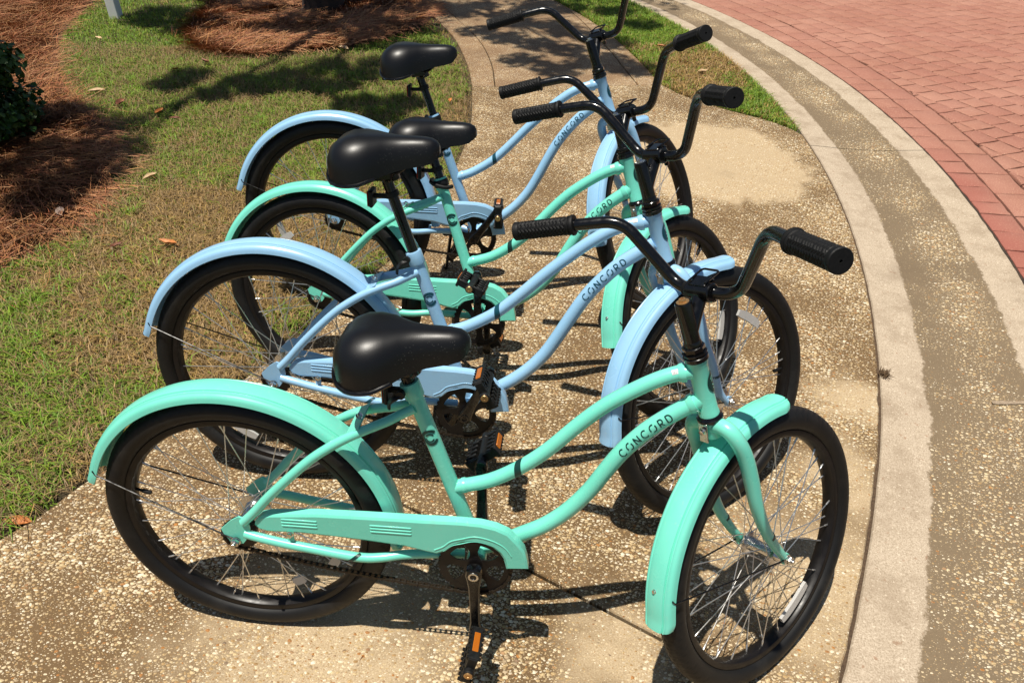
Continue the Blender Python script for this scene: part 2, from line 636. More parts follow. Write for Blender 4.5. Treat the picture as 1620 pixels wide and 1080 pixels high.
def vnoise(P, s, seed=0):
    """cheap smooth value noise in 2D"""
    r = np.random.default_rng(seed)
    T = r.random((64, 64))
    q = P * s + 1000.0
    i = np.floor(q).astype(int); f = q - i; f = f * f * (3 - 2 * f)
    g = lambda a, b2: T[(i[:, 0] + a) % 64, (i[:, 1] + b2) % 64]
    return (g(0, 0) * (1 - f[:, 0]) + g(1, 0) * f[:, 0]) * (1 - f[:, 1]) + (g(0, 1) * (1 - f[:, 0]) + g(1, 1) * f[:, 0]) * f[:, 1]

def crv2(pts, n=6):
    return [(p.x, p.y) for p in cr([(x, y, 0) for x, y in pts], n)]

# ------------------------------------------------------------------ ground outlines (metres)
LAWN_R = crv2([(-2.6, -2.2), (-1.9, -1.4), (-1.3, -.55), (-0.77, .16), (-.67, .35), (-.47, .70), (-.37, .90), (-.19, 1.38), (-.04, 1.80), (.03, 2.25), (.05, 2.74),
               (.05, 3.08), (.02, 3.45), (-.07, 4.05), (-.17, 4.48), (-.32, 4.98), (-.50, 5.40), (-.76, 6.02), (-1.3, 7.0), (-2.2, 8.2)], 4)
STRIP_L = crv2([(-.6, 8.3), (.0, 7.1), (.37, 6.32), (.68, 5.69), (.92, 5.05), (1.10, 4.40), (1.19, 4.04), (1.36, 3.80), (1.56, 3.62), (1.78, 3.46), (1.915, 3.29)], 4)
def gut_in(y):
    return -5.43 + sqrt(max(.1, 7.36 ** 2 - (y - 2.86) ** 2))
def gut_out(y):
    return -5.11 + sqrt(max(.1, 7.65 ** 2 - (y - 2.80) ** 2))
def gut_in_adj(y):
    # photo trace straightens a little towards the camera
    return gut_in(y) - (0.03 * max(0, (.8 - y)) if y < .8 else 0)

# ------------------------------------------------------------------ setting
def flat_poly(poly, z0, z1, bev=.004):
    """slab with a small edge bevel; poly ccw"""
    mb = MB()
    n = len(poly)
    c = Vector((sum(p[0] for p in poly) / n, sum(p[1] for p in poly) / n))
    area = sum(poly[i][0] * poly[(i + 1) % n][1] - poly[(i + 1) % n][0] * poly[i][1] for i in range(n))
    if area < 0:
        poly = poly[::-1]
    inner = []
    for i in range(n):
        a, b2, c2 = (Vector(poly[i - 1]), Vector(poly[i]), Vector(poly[(i + 1) % n]))
        d1 = (b2 - a); d2 = (c2 - b2)
        if d1.length < 1e-6: d1 = d2
        if d2.length < 1e-6: d2 = d1
        d1.normalize(); d2.normalize()
        nn = Vector((-(d1.y + d2.y), d1.x + d2.x))
        nn = nn.normalized() if nn.length > 1e-6 else Vector((-d1.y, d1.x))
        inner.append(b2 + nn * bev)
    vs = [(p[0], p[1], z0) for p in poly] + [(p[0], p[1], z1 - bev) for p in poly] + [(p[0], p[1], z1) for p in inner]
    fs = []
    for k in (0, 1):
        for i in range(n):
            j = (i + 1) % n
            fs.append((k * n + i, k * n + j, (k + 1) * n + j, (k + 1) * n + i))
    fs.append(tuple(range(2 * n, 3 * n)))
    return mb.add(vs, fs)

def clip(poly, px, py, nx, ny, off):
    """keep side where (p-P).n >= off"""
    out = []
    n = len(poly)
    d = [(p[0] - px) * nx + (p[1] - py) * ny - off for p in poly]
    for i in range(n):
        j = (i + 1) % n
        if d[i] >= 0: out.append(poly[i])
        if (d[i] >= 0) != (d[j] >= 0):
            k = d[i] / (d[i] - d[j])
            out.append((poly[i][0] + (poly[j][0] - poly[i][0]) * k, poly[i][1] + (poly[j][1] - poly[i][1]) * k))
    return out

S = dict(kind='structure')
obj('terrain', MB().add([(-600, -600, -.06), (600, -600, -.06), (600, 600, -.06), (-600, 600, -.06)], [(0, 1, 2, 3)]), 'far_ground', smooth=0, **S)
obj('soil', MB().add([(-9, -4, -.035), (9, -4, -.035), (9, 12, -.035), (-9, 12, -.035)], [(0, 1, 2, 3)]), 'soil_dark', smooth=0, **S)

# patio outline
pat = [p for p in LAWN_R if p[1] < 3.86]
ys_ = np.linspace(3.26, -2.2, 120)
right_edge = [(gut_in_adj(y) - .003 - random.uniform(0, .004) * (1.6 if 0 < y < 1 else .7), y) for y in ys_]
strip_low = [p for p in STRIP_L if p[1] <= 4.03]
pat = pat + [(-.035, 3.868), (1.19, 4.045)] + [p for p in strip_low[1:-1]] + right_edge
# joints: a diagonal one under the front bicycle, a straight one across
dn = Vector((.35, .69)).normalized()
pat_front = clip(pat, .61, .19, -dn.x, -dn.y, .004)
pat_rest = clip(pat, .61, .19, dn.x, dn.y, .004)
pat_mid = clip(pat_rest, 1.2, 1.945, -.03, -1, .002)
pat_back = clip(pat_rest, 1.2, 1.945, .03, 1, .002)
pato = obj('patio', flat_poly(pat_front, -.09, 0), 'patio_aggregate', smooth=30, **S)
obj('slab', flat_poly(pat_mid, -.09, 0), 'patio_aggregate', pato, smooth=30)
obj('slab', flat_poly(pat_back, -.09, 0), 'patio_aggregate', pato, smooth=30)

# sidewalk beyond: left border band, centre, right border band
INL = crv2([(-1.6, 8.2), (-1.05, 7.0), (-.68, 6.17), (-.41, 5.60), (-.13, 4.95), (.03, 4.38), (.11, 3.893)], 4)
INR = crv2([(-1.0, 8.2), (-.3, 7.3), (.22, 6.55), (.55, 5.88), (.83, 4.89), (.94, 4.42), (1.03, 4.025)], 4)
wl = [p for p in LAWN_R if p[1] > 3.92]
sl = [p for p in STRIP_L if p[1] > 4.08]
walk = obj('sidewalk', flat_poly([(p[0] + .003, p[1]) for p in INL][::-1][0:] + [(p[0] - .003, p[1]) for p in INR], -.09, 0), 'walk_aggregate', smooth=30, **S)
obj('edge_band', flat_poly([(-.035, 3.874)] + wl + [(p[0] - .003, p[1]) for p in INL], -.09, .001), 'walk_aggregate', walk, smooth=30)
obj('edge_band', flat_poly([(p[0] + .003, p[1]) for p in INR] + [(1.185, 4.05)] + sl[::-1], -.09, .001), 'walk_aggregate', walk, smooth=30)

# gutter strips either side of an expansion joint
def gutter(y0, y1, n):
    mb = MB(); mb.uv = []
    rows = []
    cols = [0, .006, .1, .25, .4, .5, .6, .75, .9, .994, 1]
    for i in range(n + 1):
        y = y0 + (y1 - y0) * i / n
        xi, xo = gut_in_adj(y) + .002 + random.uniform(0, .002), gut_out(y) - .003 - random.uniform(0, .005)
        ym = y + (.03 if False else 0)
        r = [(xi, ym, -.08)]
        mb.uv.append((0, i / n))
        for k in cols:
            z = -.014 * sin(pi * k) ** 1.3 - (.005 if k in (0, 1) else 0)
            r.append((xi + (xo - xi) * k, ym + .10 * k * (1 - k) * 0, z)); mb.uv.append((k, i / n))
        r.append((xo, ym, -.08)); mb.uv.append((1, i / n))
        rows.append(r)
    mb.grid(rows)
    nc = len(rows[0])
    a = len(rows) - 1
    mb.f.append(tuple(range(nc))); mb.f.append(tuple(a * nc + k for k in range(nc - 1, -1, -1)))
    return mb
gut = obj('gutter', gutter(-2.2, 3.112, 130), 'gutter_aggregate', smooth=30, **S)
obj('slab', gutter(3.118, 8.2, 110), 'gutter_aggregate', gut, smooth=30)

# ---- red paver road
CX, CY, CR = -5.11, 2.80, 7.65
ang0, ang1 = -.72, .70
def arcpt(r, a):
    return (CX + r * cos(a), CY + r * sin(a))
roadpoly = [arcpt(CR + .002, a) for a in np.linspace(ang0, ang1, 50)] + [(9, 9), (14, 9), (14, -3), (6, -3)]
road = obj('road', flat_poly(roadpoly, -.08, -.016, .002), 'soil_red', smooth=0, **S)

def wobble_poly(poly, n=3, amp=.003, rnd=random):
    out = []
    for i in range(len(poly)):
        a, b2 = Vector(poly[i]), Vector(poly[(i + 1) % len(poly)])
        d = b2 - a
        if d.length < .05:
            out.append(a); continue
        nn = Vector((-d.y, d.x)).normalized()
        out.append(a)
        for k in range(1, n):
            out.append(a + d * (k / n) + nn * rnd.uniform(-amp, amp))
    return out

def paver_mesh(poly, gap=.0034, h=0.0, amp=.0032):
    """poly around its centre; returns MB with pillowed edges"""
    n0 = len(poly)
    c = Vector((sum(p[0] for p in poly) / n0, sum(p[1] for p in poly) / n0))
    P = wobble_poly(poly, 3, amp)
    n = len(P)
    mb = MB()
    rings = []
    for inset, z in ((gap, -.014), (gap + .0012, h - .005), (gap + .008, h)):
        r = []
        for p in P:
            d = c - Vector(p)
            r.append((p[0] - c.x + d.x / d.length * inset * 1.3, p[1] - c.y + d.y / d.length * inset * 1.3, z))
        rings.append(r)
    mb.add([q for r in rings for q in r], [])
    for k in (0, 1):
        for i in range(n):
            j = (i + 1) % n
            mb.f.append((k * n + i, k * n + j, (k + 1) * n + j, (k + 1) * n + i))
    mb.f.append(tuple(range(2 * n, 3 * n)))
    return mb, c

cells = []
for (r0, r1, per, ph) in ((CR + .006, CR + .152, .150, .03), (CR + .154, CR + .322, .21, .10)):
    a = -.42 + ph / CR
    while a < .56:
        st = per * random.uniform(.82, 1.2) / CR
        jr = random.uniform(-.006, .006)
        cells.append([arcpt(r0, a), arcpt(r1 + jr * 0, a + jr / CR), arcpt(r1, a + st), arcpt(r0, a + st)])
        a += st
A = Vector((.44, -.90)).normalized(); B = Vector((.90, .44)).normalized()
O = Vector((2.961, 4.421))
RF = CR + .324
for i in range(-22, 32):
    w = .150
    off = random.uniform(-.02, .02) + (.03 if i % 2 else 0)
    tt = -4.2 + off
    while tt < 4.2:
        ln = .145 * random.uniform(.88, 1.14)
        sh = .0
        p0 = O + B * (i * w + sh) + A * tt
        quad = [p0, p0 + B * w, p0 + B * w + A * ln, p0 + A * ln]
        skew = random.uniform(-.004, .004)
        quad[0] += A * skew * .5; quad[1] -= A * skew
        tt += ln
        cq = sum(quad, Vector((0, 0))) / 4
        dq = (cq - Vector((CX, CY))).normalized()
        pc = Vector((CX, CY)) + dq * RF
        q2 = clip([tuple(q) for q in quad], pc.x, pc.y, dq.x, dq.y, .0)
        if len(q2) < 3:
            continue
        nq_ = len(q2)
        ar = abs(sum(q2[k][0] * q2[(k + 1) % nq_][1] - q2[(k + 1) % nq_][0] * q2[k][1] for k in range(nq_))) / 2
        if ar < .0022:
            continue
        cells.append(q2)
def scr(p):
    d = Vector((p[0], p[1], 0)) - Vector(CAM_POS)
    z = d.dot(fwd)
    if z < .3: return None
    return 810 + 1181 * d.dot(right) / z, 580.3 - 1181 * d.dot(up) / z, z
sel = []
for cpoly in cells:
    c = Vector((sum(p[0] for p in cpoly) / len(cpoly), sum(p[1] for p in cpoly) / len(cpoly)))
    s_ = scr(c)
    if s_ is None or s_[0] > 1900 or s_[0] < 500 or s_[1] > 700 or s_[1] < -240:
        continue
    inside = s_[0] < 1650 and s_[1] > -25
    sel.append((0 if inside else 1, s_[2], cpoly))
sel.sort(key=lambda q: (q[0], q[1]))
rest = MB()
for k, (ins, zz, cpoly) in enumerate(sel):
    mb, c = paver_mesh([Vector(p) for p in cpoly], h=random.uniform(-.0012, .0012))
    if k < 300 and ins == 0:
        obj('paver', mb, 'paver_red', road, Matrix.Translation((c.x, c.y, 0)), smooth=40)
    else:
        rest.add([(p[0] + c.x, p[1] + c.y, p[2]) for p in mb.v], mb.f)
if rest.v:
    obj('paving', rest, 'paver_red', road, smooth=40, kind='stuff')

# ------------------------------------------------------------------ lawn, beds
BED = crv2([(-4.2, 7.4), (-3.75, 6.3), (-3.55, 5.5), (-3.32, 4.78), (-2.93, 4.06), (-2.59, 3.58), (-2.24, 3.21), (-1.94, 2.93), (-1.73, 2.60), (-1.60, 2.31), (-1.50, 1.97),
            (-1.53, 1.70), (-1.62, 1.35), (-1.9, .9), (-2.4, .4), (-3.2, .0)], 4) + [(-6, 0), (-6, 7.4)]
TBED = crv2([(-2.60, 6.3), (-2.54, 5.93), (-2.48, 5.5), (-2.36, 5.0), (-2.21, 4.62), (-2.0, 4.40), (-1.78, 4.34), (-1.58, 4.33), (-1.37, 4.47), (-1.09, 4.60), (-.85, 4.92),
             (-.62, 5.37), (-.66, 5.8), (-.95, 6.5), (-1.6, 7.2), (-2.3, 7.0)], 3)
LAWN = [p for p in LAWN_R if p[1] > -.9] + [(-6, 8.4), (-6, -1)]
LAWN = [(p[0] - .012, p[1]) for p in LAWN]
STRIP = [p for p in STRIP_L] + [(gut_in(y) - .01, y) for y in np.linspace(3.30, 8.2, 30)]

def sheet(name, poly, z, mat, **kw):
    mb = MB().add([(p[0], p[1], z) for p in poly], [tuple(range(len(poly)))])
    return obj(name, mb, mat, smooth=0, **kw)
lawn_g = sheet('lawn', [(-8, -3)] + LAWN_R + [(-8, 8.2)], -.022, 'soil_lawn', **S)
verge_g = sheet('verge', STRIP, -.016, 'soil_lawn', **S)

def visible(P, z=0.0, margin=60):
    d = np.c_[P, np.full(len(P), z)] - np.array(CAM_POS)
    zz = d @ np.array(fwd); x = 810 + 1181 * (d @ np.array(right)) / zz; y = 580.3 - 1181 * (d @ np.array(up)) / zz
    return (zz > .2) & (x > -margin * 3) & (x < 1620 + margin) & (y > -margin) & (y < 1080 + margin)

def scatter(poly, dens, exclude=()):
    poly = np.asarray(poly)
    lo, hi = poly.min(0), poly.max(0)
    n = int((hi - lo).prod() * dens)
    P = lo + RNG.random((n, 2)) * (hi - lo)
    k = inpoly(P, poly) & visible(P)
    for e in exclude:
        k &= ~inpoly(P, e)
    return P[k]

def blades(P, hmin, hmax, width, lean, colf, z0=-.02):
    n = len(P)
    th = RNG.random(n) * 2 * pi
    h = hmin + (hmax - hmin) * RNG.random(n) ** 1.3
    ln = lean * (.35 + .9 * RNG.random(n))
    d = np.c_[np.cos(th), np.sin(th)]
    s = np.c_[-np.sin(th), np.cos(th)] * (width * (.6 + .7 * RNG.random(n)))[:, None] / 2
    V = np.zeros((n, 5, 3))
    V[:, 0, :2] = P - s; V[:, 1, :2] = P + s
    m = P + d * (h * ln * .35)[:, None]
    V[:, 2, :2] = m - s * .85; V[:, 3, :2] = m + s * .85
    V[:, 4, :2] = P + d * (h * ln * 1.1)[:, None]
    V[:, 2, 2] = V[:, 3, 2] = h * .6
    V[:, 4, 2] = h * np.clip(1.0 - .45 * ln, .12, 1)
    V[:, :, 2] += z0
    o = np.arange(n)[:, None] * 5
    F = np.concatenate([o + np.array([[0, 1, 3]]), o + np.array([[0, 3, 2]]), o + np.array([[2, 3, 4]])], 0)
    col = colf(P, n)
    tint = np.repeat(col[:, None, :], 5, 1)
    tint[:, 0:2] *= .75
    return V.reshape(-1, 3), F, tint.reshape(-1, 3)

def grasscol(dry_bias):
    def f(P, n):
        big = vnoise(P, 1.5, 3) * .55 + vnoise(P, 4.3, 4) * .3 + vnoise(P, 13, 5) * .25
        # browner patches beside the rear wheels and along the bed
        bx = np.exp(-(((P[:, 0] + 1.0) / .62) ** 2 + ((P[:, 1] - 1.45) / .50) ** 2)) * .75
        gx = -np.exp(-(((P[:, 0] + 1.0) / .35) ** 2 + ((P[:, 1] - .55) / .4) ** 2)) * .15
        p = np.clip((big - .47) * 3.4 + .12 + dry_bias + bx + gx, .04, .93)
        isdry = RNG.random(n) < p
        g = np.array([.165, .275, .028]) * (.65 + .75 * RNG.random(n))[:, None]
        g[:, 0] *= .85 + .5 * RNG.random(n)
        d = np.array([.42, .275, .105]) * (.5 + .8 * RNG.random(n))[:, None]
        d[:, 2] *= .7 + .6 * RNG.random(n)
        return np.where(isdry[:, None], d, g)
    return f

def cat(parts):
    V = []; F = []; T = []; o = 0
    for v, f, t_ in parts:
        V.append(v); F.append(f + o); T.append(t_); o += len(v)
    return np.concatenate(V), np.concatenate(F), np.concatenate(T)

near_poly = np.array([(p[0], p[1]) for p in LAWN])
Pn = scatter(LAWN, 15000, (BED, TBED))
dist = Pn[:, 1]
keepn = (RNG.random(len(Pn)) < np.clip(1.25 - dist * .16, .3, 1))
# thin and bare along the edge of the concrete
LR = np.array(LAWN_R)
xr = np.interp(Pn[:, 1], LR[:, 1], LR[:, 0])
edge = np.clip((xr - Pn[:, 0]) / .10, 0, 1)
keepn &= RNG.random(len(Pn)) < (.12 + .88 * edge)
keepn &= RNG.random(len(Pn)) < np.clip(1.25 - vnoise(Pn, 2.2, 9) * .55, .3, 1)
Pn = Pn[keepn]
far = Pn[:, 1] > 2.6
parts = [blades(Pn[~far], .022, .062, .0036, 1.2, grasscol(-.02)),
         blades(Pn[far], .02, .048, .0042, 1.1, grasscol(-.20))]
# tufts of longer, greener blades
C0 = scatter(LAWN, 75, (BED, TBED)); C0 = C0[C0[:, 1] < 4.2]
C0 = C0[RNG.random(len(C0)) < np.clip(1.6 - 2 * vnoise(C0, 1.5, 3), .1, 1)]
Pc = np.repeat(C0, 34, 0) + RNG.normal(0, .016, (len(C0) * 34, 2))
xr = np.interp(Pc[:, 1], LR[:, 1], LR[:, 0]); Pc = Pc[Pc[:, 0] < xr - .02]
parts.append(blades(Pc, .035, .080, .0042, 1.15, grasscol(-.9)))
# flat thatch of dead stolons
Pt = scatter(LAWN, 3600, (BED, TBED)); Pt = Pt[Pt[:, 1] < 4.5]
def thatch(P, n):
    return np.array([.34, .23, .11]) * (.5 + .8 * RNG.random(n))[:, None]
parts.append(blades(Pt, .03, .07, .0022, 2.0, thatch, z0=-.012))
V, F, T = cat(parts)
obj('grass', lambda: npmesh('grass', V, F, T), 'grass_blade', smooth=0, kind='stuff', label='short patchy lawn grass, green and dried tan', category='grass')
Ps = scatter(STRIP, 15000)
V, F, T = cat([blades(Ps, .025, .06, .0048, .95, grasscol(-.33), z0=-.012)])
obj('grass', lambda: npmesh('verge_grass', V, F, T), 'grass_blade', smooth=0, kind='stuff', label='green grass strip between the sidewalk and the gutter', category='grass')

def needles(P, lmin, lmax, wid, colf, zfun, orient=None):
    n = len(P)
    th = RNG.random(n) * 2 * pi if orient is None else orient(P) + RNG.normal(0, 1.15, n)
    ln = lmin + (lmax - lmin) * RNG.random(n)
    kap = RNG.normal(0, 2.2, n)
    z = zfun(P) + RNG.random(n) * .016
    tilt = RNG.normal(0, .10, n)
    V = np.zeros((n, 8, 3))
    pos = P.copy(); zz = z.copy(); a = th - kap * ln / 2
    for k in range(4):
        s = np.c_[-np.sin(a), np.cos(a)] * wid / 2
        V[:, 2 * k, :2] = pos - s; V[:, 2 * k + 1, :2] = pos + s
        V[:, 2 * k, 2] = zz; V[:, 2 * k + 1, 2] = zz + wid * .5
        st = ln / 3
        pos = pos + np.c_[np.cos(a), np.sin(a)] * st[:, None]
        a = a + kap * st
        zz = zz + (tilt * st) + (.004 if k == 0 else -.004 if k == 2 else 0)
    o = np.arange(n)[:, None] * 8
    F = np.concatenate([o + np.array([[2 * k, 2 * k + 1, 2 * k + 3, 2 * k + 2]]) for k in range(3)], 0)
    col = colf(n)
    return V.reshape(-1, 3), F, np.repeat(col[:, None, :], 8, 1).reshape(-1, 3)

def strawcol(n):
    c = np.array([.33, .130, .055]) * (.45 + .95 * RNG.random(n) ** 1.2)[:, None]
    c[:, 1] *= .85 + .4 * RNG.random(n)
    pale = RNG.random(n) < .14
    c[pale] = np.array([.46, .25, .12]) * (.7 + .4 * RNG.random(pale.sum()))[:, None]
    return c
def mound(poly, hgt, name, mat, **kw):
    poly = np.array(poly); cx = poly.mean(0)
    mb = MB(); rows = []
    for k, s_ in enumerate((1.0, .97, .9, .75, .5, .25, .02)):
        z = -.03 + hgt * (1 - s_ ** 3.0) * (1 if s_ < 1 else 0)
        rows.append([(cx[0] + (p[0] - cx[0]) * s_, cx[1] + (p[1] - cx[1]) * s_, z) for p in poly])
    mb.grid(rows, closed=True)
    return obj(name, mb, mat, smooth=60, **kw)
sheet('planting_bed', BED, -.012, 'soil_straw', **S)
sheet('tree_bed', TBED, -.010, 'soil_straw', **S)
bz = lambda P: np.full(len(P), -.006) + .02 * vnoise(P, 6, 8)
tc = np.array(TBED).mean(0)
tz = lambda P: .002 + .016 * np.clip(1 - (np.hypot(P[:, 0] - tc[0], P[:, 1] - tc[1]) / 1.3) ** 2, 0, 1) + .012 * vnoise(P, 7, 8)
Pb = scatter(BED, 9500); Pb = Pb[RNG.random(len(Pb)) < np.clip(1.15 - (Pb[:, 1] - 2) * .12, .4, 1)]
Pb = Pb[Pb[:, 0] > -5]
k_ = RNG.random(len(Pb)) < .10
Pb[k_] += RNG.normal(0, .11, (k_.sum(), 2))
V, F, T = needles(Pb, .09, .21, .0020, strawcol, bz, orient=lambda P: 2.5 + 3.0 * vnoise(P, 1.6, 21))
obj('pine_straw', lambda: npmesh('straw', V, F, T), 'needle', smooth=0, kind='stuff', label='red brown pine straw mulch around the shrub', category='pine straw')
Pb = scatter(TBED, 15000)
k_ = RNG.random(len(Pb)) < .10
Pb[k_] += RNG.normal(0, .10, (k_.sum(), 2))
Pb = Pb[np.hypot(Pb[:, 0] + 1.55, Pb[:, 1] - 5.66) > .27]
V, F, T = needles(Pb, .09, .20, .0025, strawcol, tz, orient=lambda P: 6.0 * vnoise(P, 1.9, 22))
obj('pine_straw', lambda: npmesh('straw_tree', V, F, T), 'needle', smooth=0, kind='stuff', label='red brown pine straw mulch round the tree trunk', category='pine straw')
# stray needles on lawn edge
#STRAY

# ------------------------------------------------------------------ leaves, shrub, tree, post
def leafcloud(C, n, size, spread, colf, name, mat, parent=None, flatn=.5, shape='oval', **kw):
    """n leaves around given cluster centres C (k,3) with radii spread"""
    C = np.asarray(C, float)
    k = RNG.integers(0, len(C), n)
    sp = np.asarray(spread)[k] if hasattr(spread, '__len__') else np.full(n, spread)
    d = RNG.normal(0, 1, (n, 3)); d /= np.linalg.norm(d, axis=1)[:, None]
    r = sp * RNG.random(n) ** .45
    P = C[k] + d * r[:, None] * np.array([1, 1, .7])
    nrm = d * .8 + RNG.normal(0, flatn, (n, 3)) + np.array([0, 0, .5]); nrm /= np.linalg.norm(nrm, axis=1)[:, None]
    a = np.cross(nrm, RNG.normal(0, 1, (n, 3))); a /= np.linalg.norm(a, axis=1)[:, None]
    b2 = np.cross(nrm, a)
    s = size * (.6 + .7 * RNG.random(n))[:, None]
    w = .42 if shape == 'oval' else .2
    pts = [(-.5, 0, 0), (-.1, w * .8, .04), (.3, w, .03), (.5, 0, -.05), (.3, -w, .03), (-.1, -w * .8, .04)]
    V = np.stack([P + a * s * x + b2 * s * y + nrm * s * z for x, y, z in pts], 1)
    o = np.arange(n)[:, None] * 6
    F = np.concatenate([o + np.array([[0, 1, 2, 3]]), o + np.array([[0, 3, 4, 5]])], 0)
    col = colf(n)
    return obj(name, lambda: npmesh(name, V.reshape(-1, 3), F, np.repeat(col[:, None, :], 6, 1).reshape(-1, 3)), mat, parent, smooth=0, **kw)

def greens(a, lo=.6, hi=1.4):
    def f(n):
        c = np.array(a) * (lo + (hi - lo) * RNG.random(n))[:, None]
        c[:, 0] *= .8 + .5 * RNG.random(n)
        return c
    return f

shr = thing('shrub', 'dark green glossy leaved shrub at the left edge in the pine straw', 'shrub', (-2.74, 2.42, 0))
sc_ = []; sr_ = []
for k in range(60):
    a = RNG.random() * 2 * pi; rr_ = RNG.random() ** .5
    x, y = cos(a) * rr_ * .42, sin(a) * rr_ * .66
    z = .10 + RNG.random() * .48 * (1 - rr_ * .35)
    sc_.append((x, y, z)); sr_.append(.17)
leafcloud(sc_, 26000, .034, sr_, greens((.035, .085, .016)), 'foliage', 'leaf', shr)
mb = MB()
for k in range(9):
    a = k * .7; q = Vector((cos(a) * .4, sin(a) * .8, .55))
    mb.tube(cr([(0.02 * k - .08, .03 * k - .12, -.03), q * .5 + Vector((0, 0, .02)), q], 4), [.012] * 4 + [.009] * 4 + [.005], 6)
obj('stem', mb, 'bark', shr)

tree = thing('tree', 'dark tree trunk rising out of the round pine straw bed', 'tree', (-1.55, 5.72, 0))
mb = MB()
mb.tube(cr([(0, 0, -.05), (.0, .0, .10), (.01, .02, .6), (.03, .05, 1.4), (.05, .06, 2.3), (.02, .1, 3.2)], 4),
        [.23, .205, .190, .175, .17, .167, .164, .162, .16, .158, .156, .154, .15, .148, .146, .143, .14, .135, .13, .12, .10], 14)
obj('trunk', mb, 'bark', tree)
# canopy clusters, spread low over the lawn and the walk (their shade is what the picture shows)
shade = {
 'a': ([(-2.36, 2.9), (-2.3, 3.11), (-1.85, 2.51), (-1.8, 2.14), (-1.70, 2.3), (-1.78, 2.0), (-1.75, 2.62), (-1.95, 2.96), (-2.09, 2.57), (-2.1, 2.3)], .20, 4.6),
 'b': ([(-1.95, 3.67), (-1.91, 3.87), (-1.6, 3.53), (-1.53, 3.78), (-1.33, 3.68), (-1.3, 3.94), (-1.07, 3.77), (-1.05, 4.11), (-.8, 4.0), (-.74, 4.29), (-.69, 3.45), (-.49, 3.25), (-.42, 3.5), (-.9, 3.73)], .17, 5.0),
 'c': ([(-2.3, 5.1), (-2.39, 5.71), (-2.0, 5.54), (-1.72, 5.0), (-1.56, 5.3), (-1.26, 5.0), (-1.22, 5.44), (-.93, 5.09), (-.85, 5.7), (-.65, 5.22), (-.9, 4.8), (-1.0, 5.3), (-1.45, 5.7), (-1.5, 5.0), (-.6, 4.7)], .26, 5.2),
 'd': ([(-.57, 5.95), (-.38, 5.76), (-.25, 6.0), (0, 5.7), (.19, 5.94), (.43, 5.45), (-.15, 5.19), (.07, 5.03), (.32, 4.89), (.56, 4.76), (.74, 5.12), (.54, 5.27), (.25, 4.48), (.49, 4.29), (.83, 4.56), (1.0, 4.36), (.88, 4.96), (.7, 4.46), (.29, 6.18), (.52, 5.98), (.9, 5.9), (1.1, 5.5), (.1, 5.5)], .19, 5.4),
 'e': ([(-2.71, 5.14), (-2.91, 5.22), (-2.46, 4.98), (-2.62, 5.46), (-2.92, 5.53), (-3.0, 6.2), (-2.2, 6.3), (-2.6, 6.0)], .2, 4.8)}
cc = []; rr2 = []
mb = MB()
top = Vector((.02, .1, 3.1))
for key, (pts, r_, h_) in shade.items():
    cl = []
    for (x, y) in pts:
        z = h_ + random.uniform(-.25, .25)
        p = Vector((x, y, 0)) + SUN * (z / SUN.z)
        q = p - Vector((-1.55, 5.72, 0))
        cc.append(tuple(q)); rr2.append(r_); cl.append(q)
    cen = sum(cl, Vector()) / len(cl)
    limb = cr([top, top.lerp(cen, .5) + Vector((0, 0, .35)), cen], 6)
    mb.tube(limb, [.06 - .045 * i / (len(limb) - 1) for i in range(len(limb))], 8)
    for q in cl:
        mb.tube([limb[-4], limb[-4].lerp(q, .55) + Vector((0, 0, .1)), q], [.014, .009, .004], 5)
obj('limb', mb, 'bark', tree)
for k in range(26):      # the rest of the crown, farther back and higher
    a = RNG.random() * 2 * pi; d_ = RNG.random() ** .5 * 2.4
    cc.append((cos(a) * d_, 1.2 + sin(a) * d_ * .9, 5.0 + RNG.random() * 1.6)); rr2.append(.55)
leafcloud(cc, 26000, .060, rr2, greens((.05, .10, .02)), 'crown', 'leaf', tree)

post = thing('signpost', 'white square post standing at the corner of the lawn', 'post', (-3.17, 5.30, 0))
obj('post_shaft', MB().bbox((0, 0, .72), (.082, .082, 1.5), .006), 'white_post', post)
obj('post_cap', MB().bbox((0, 0, 1.485), (.12, .12, .03), .008), 'white_post', post)

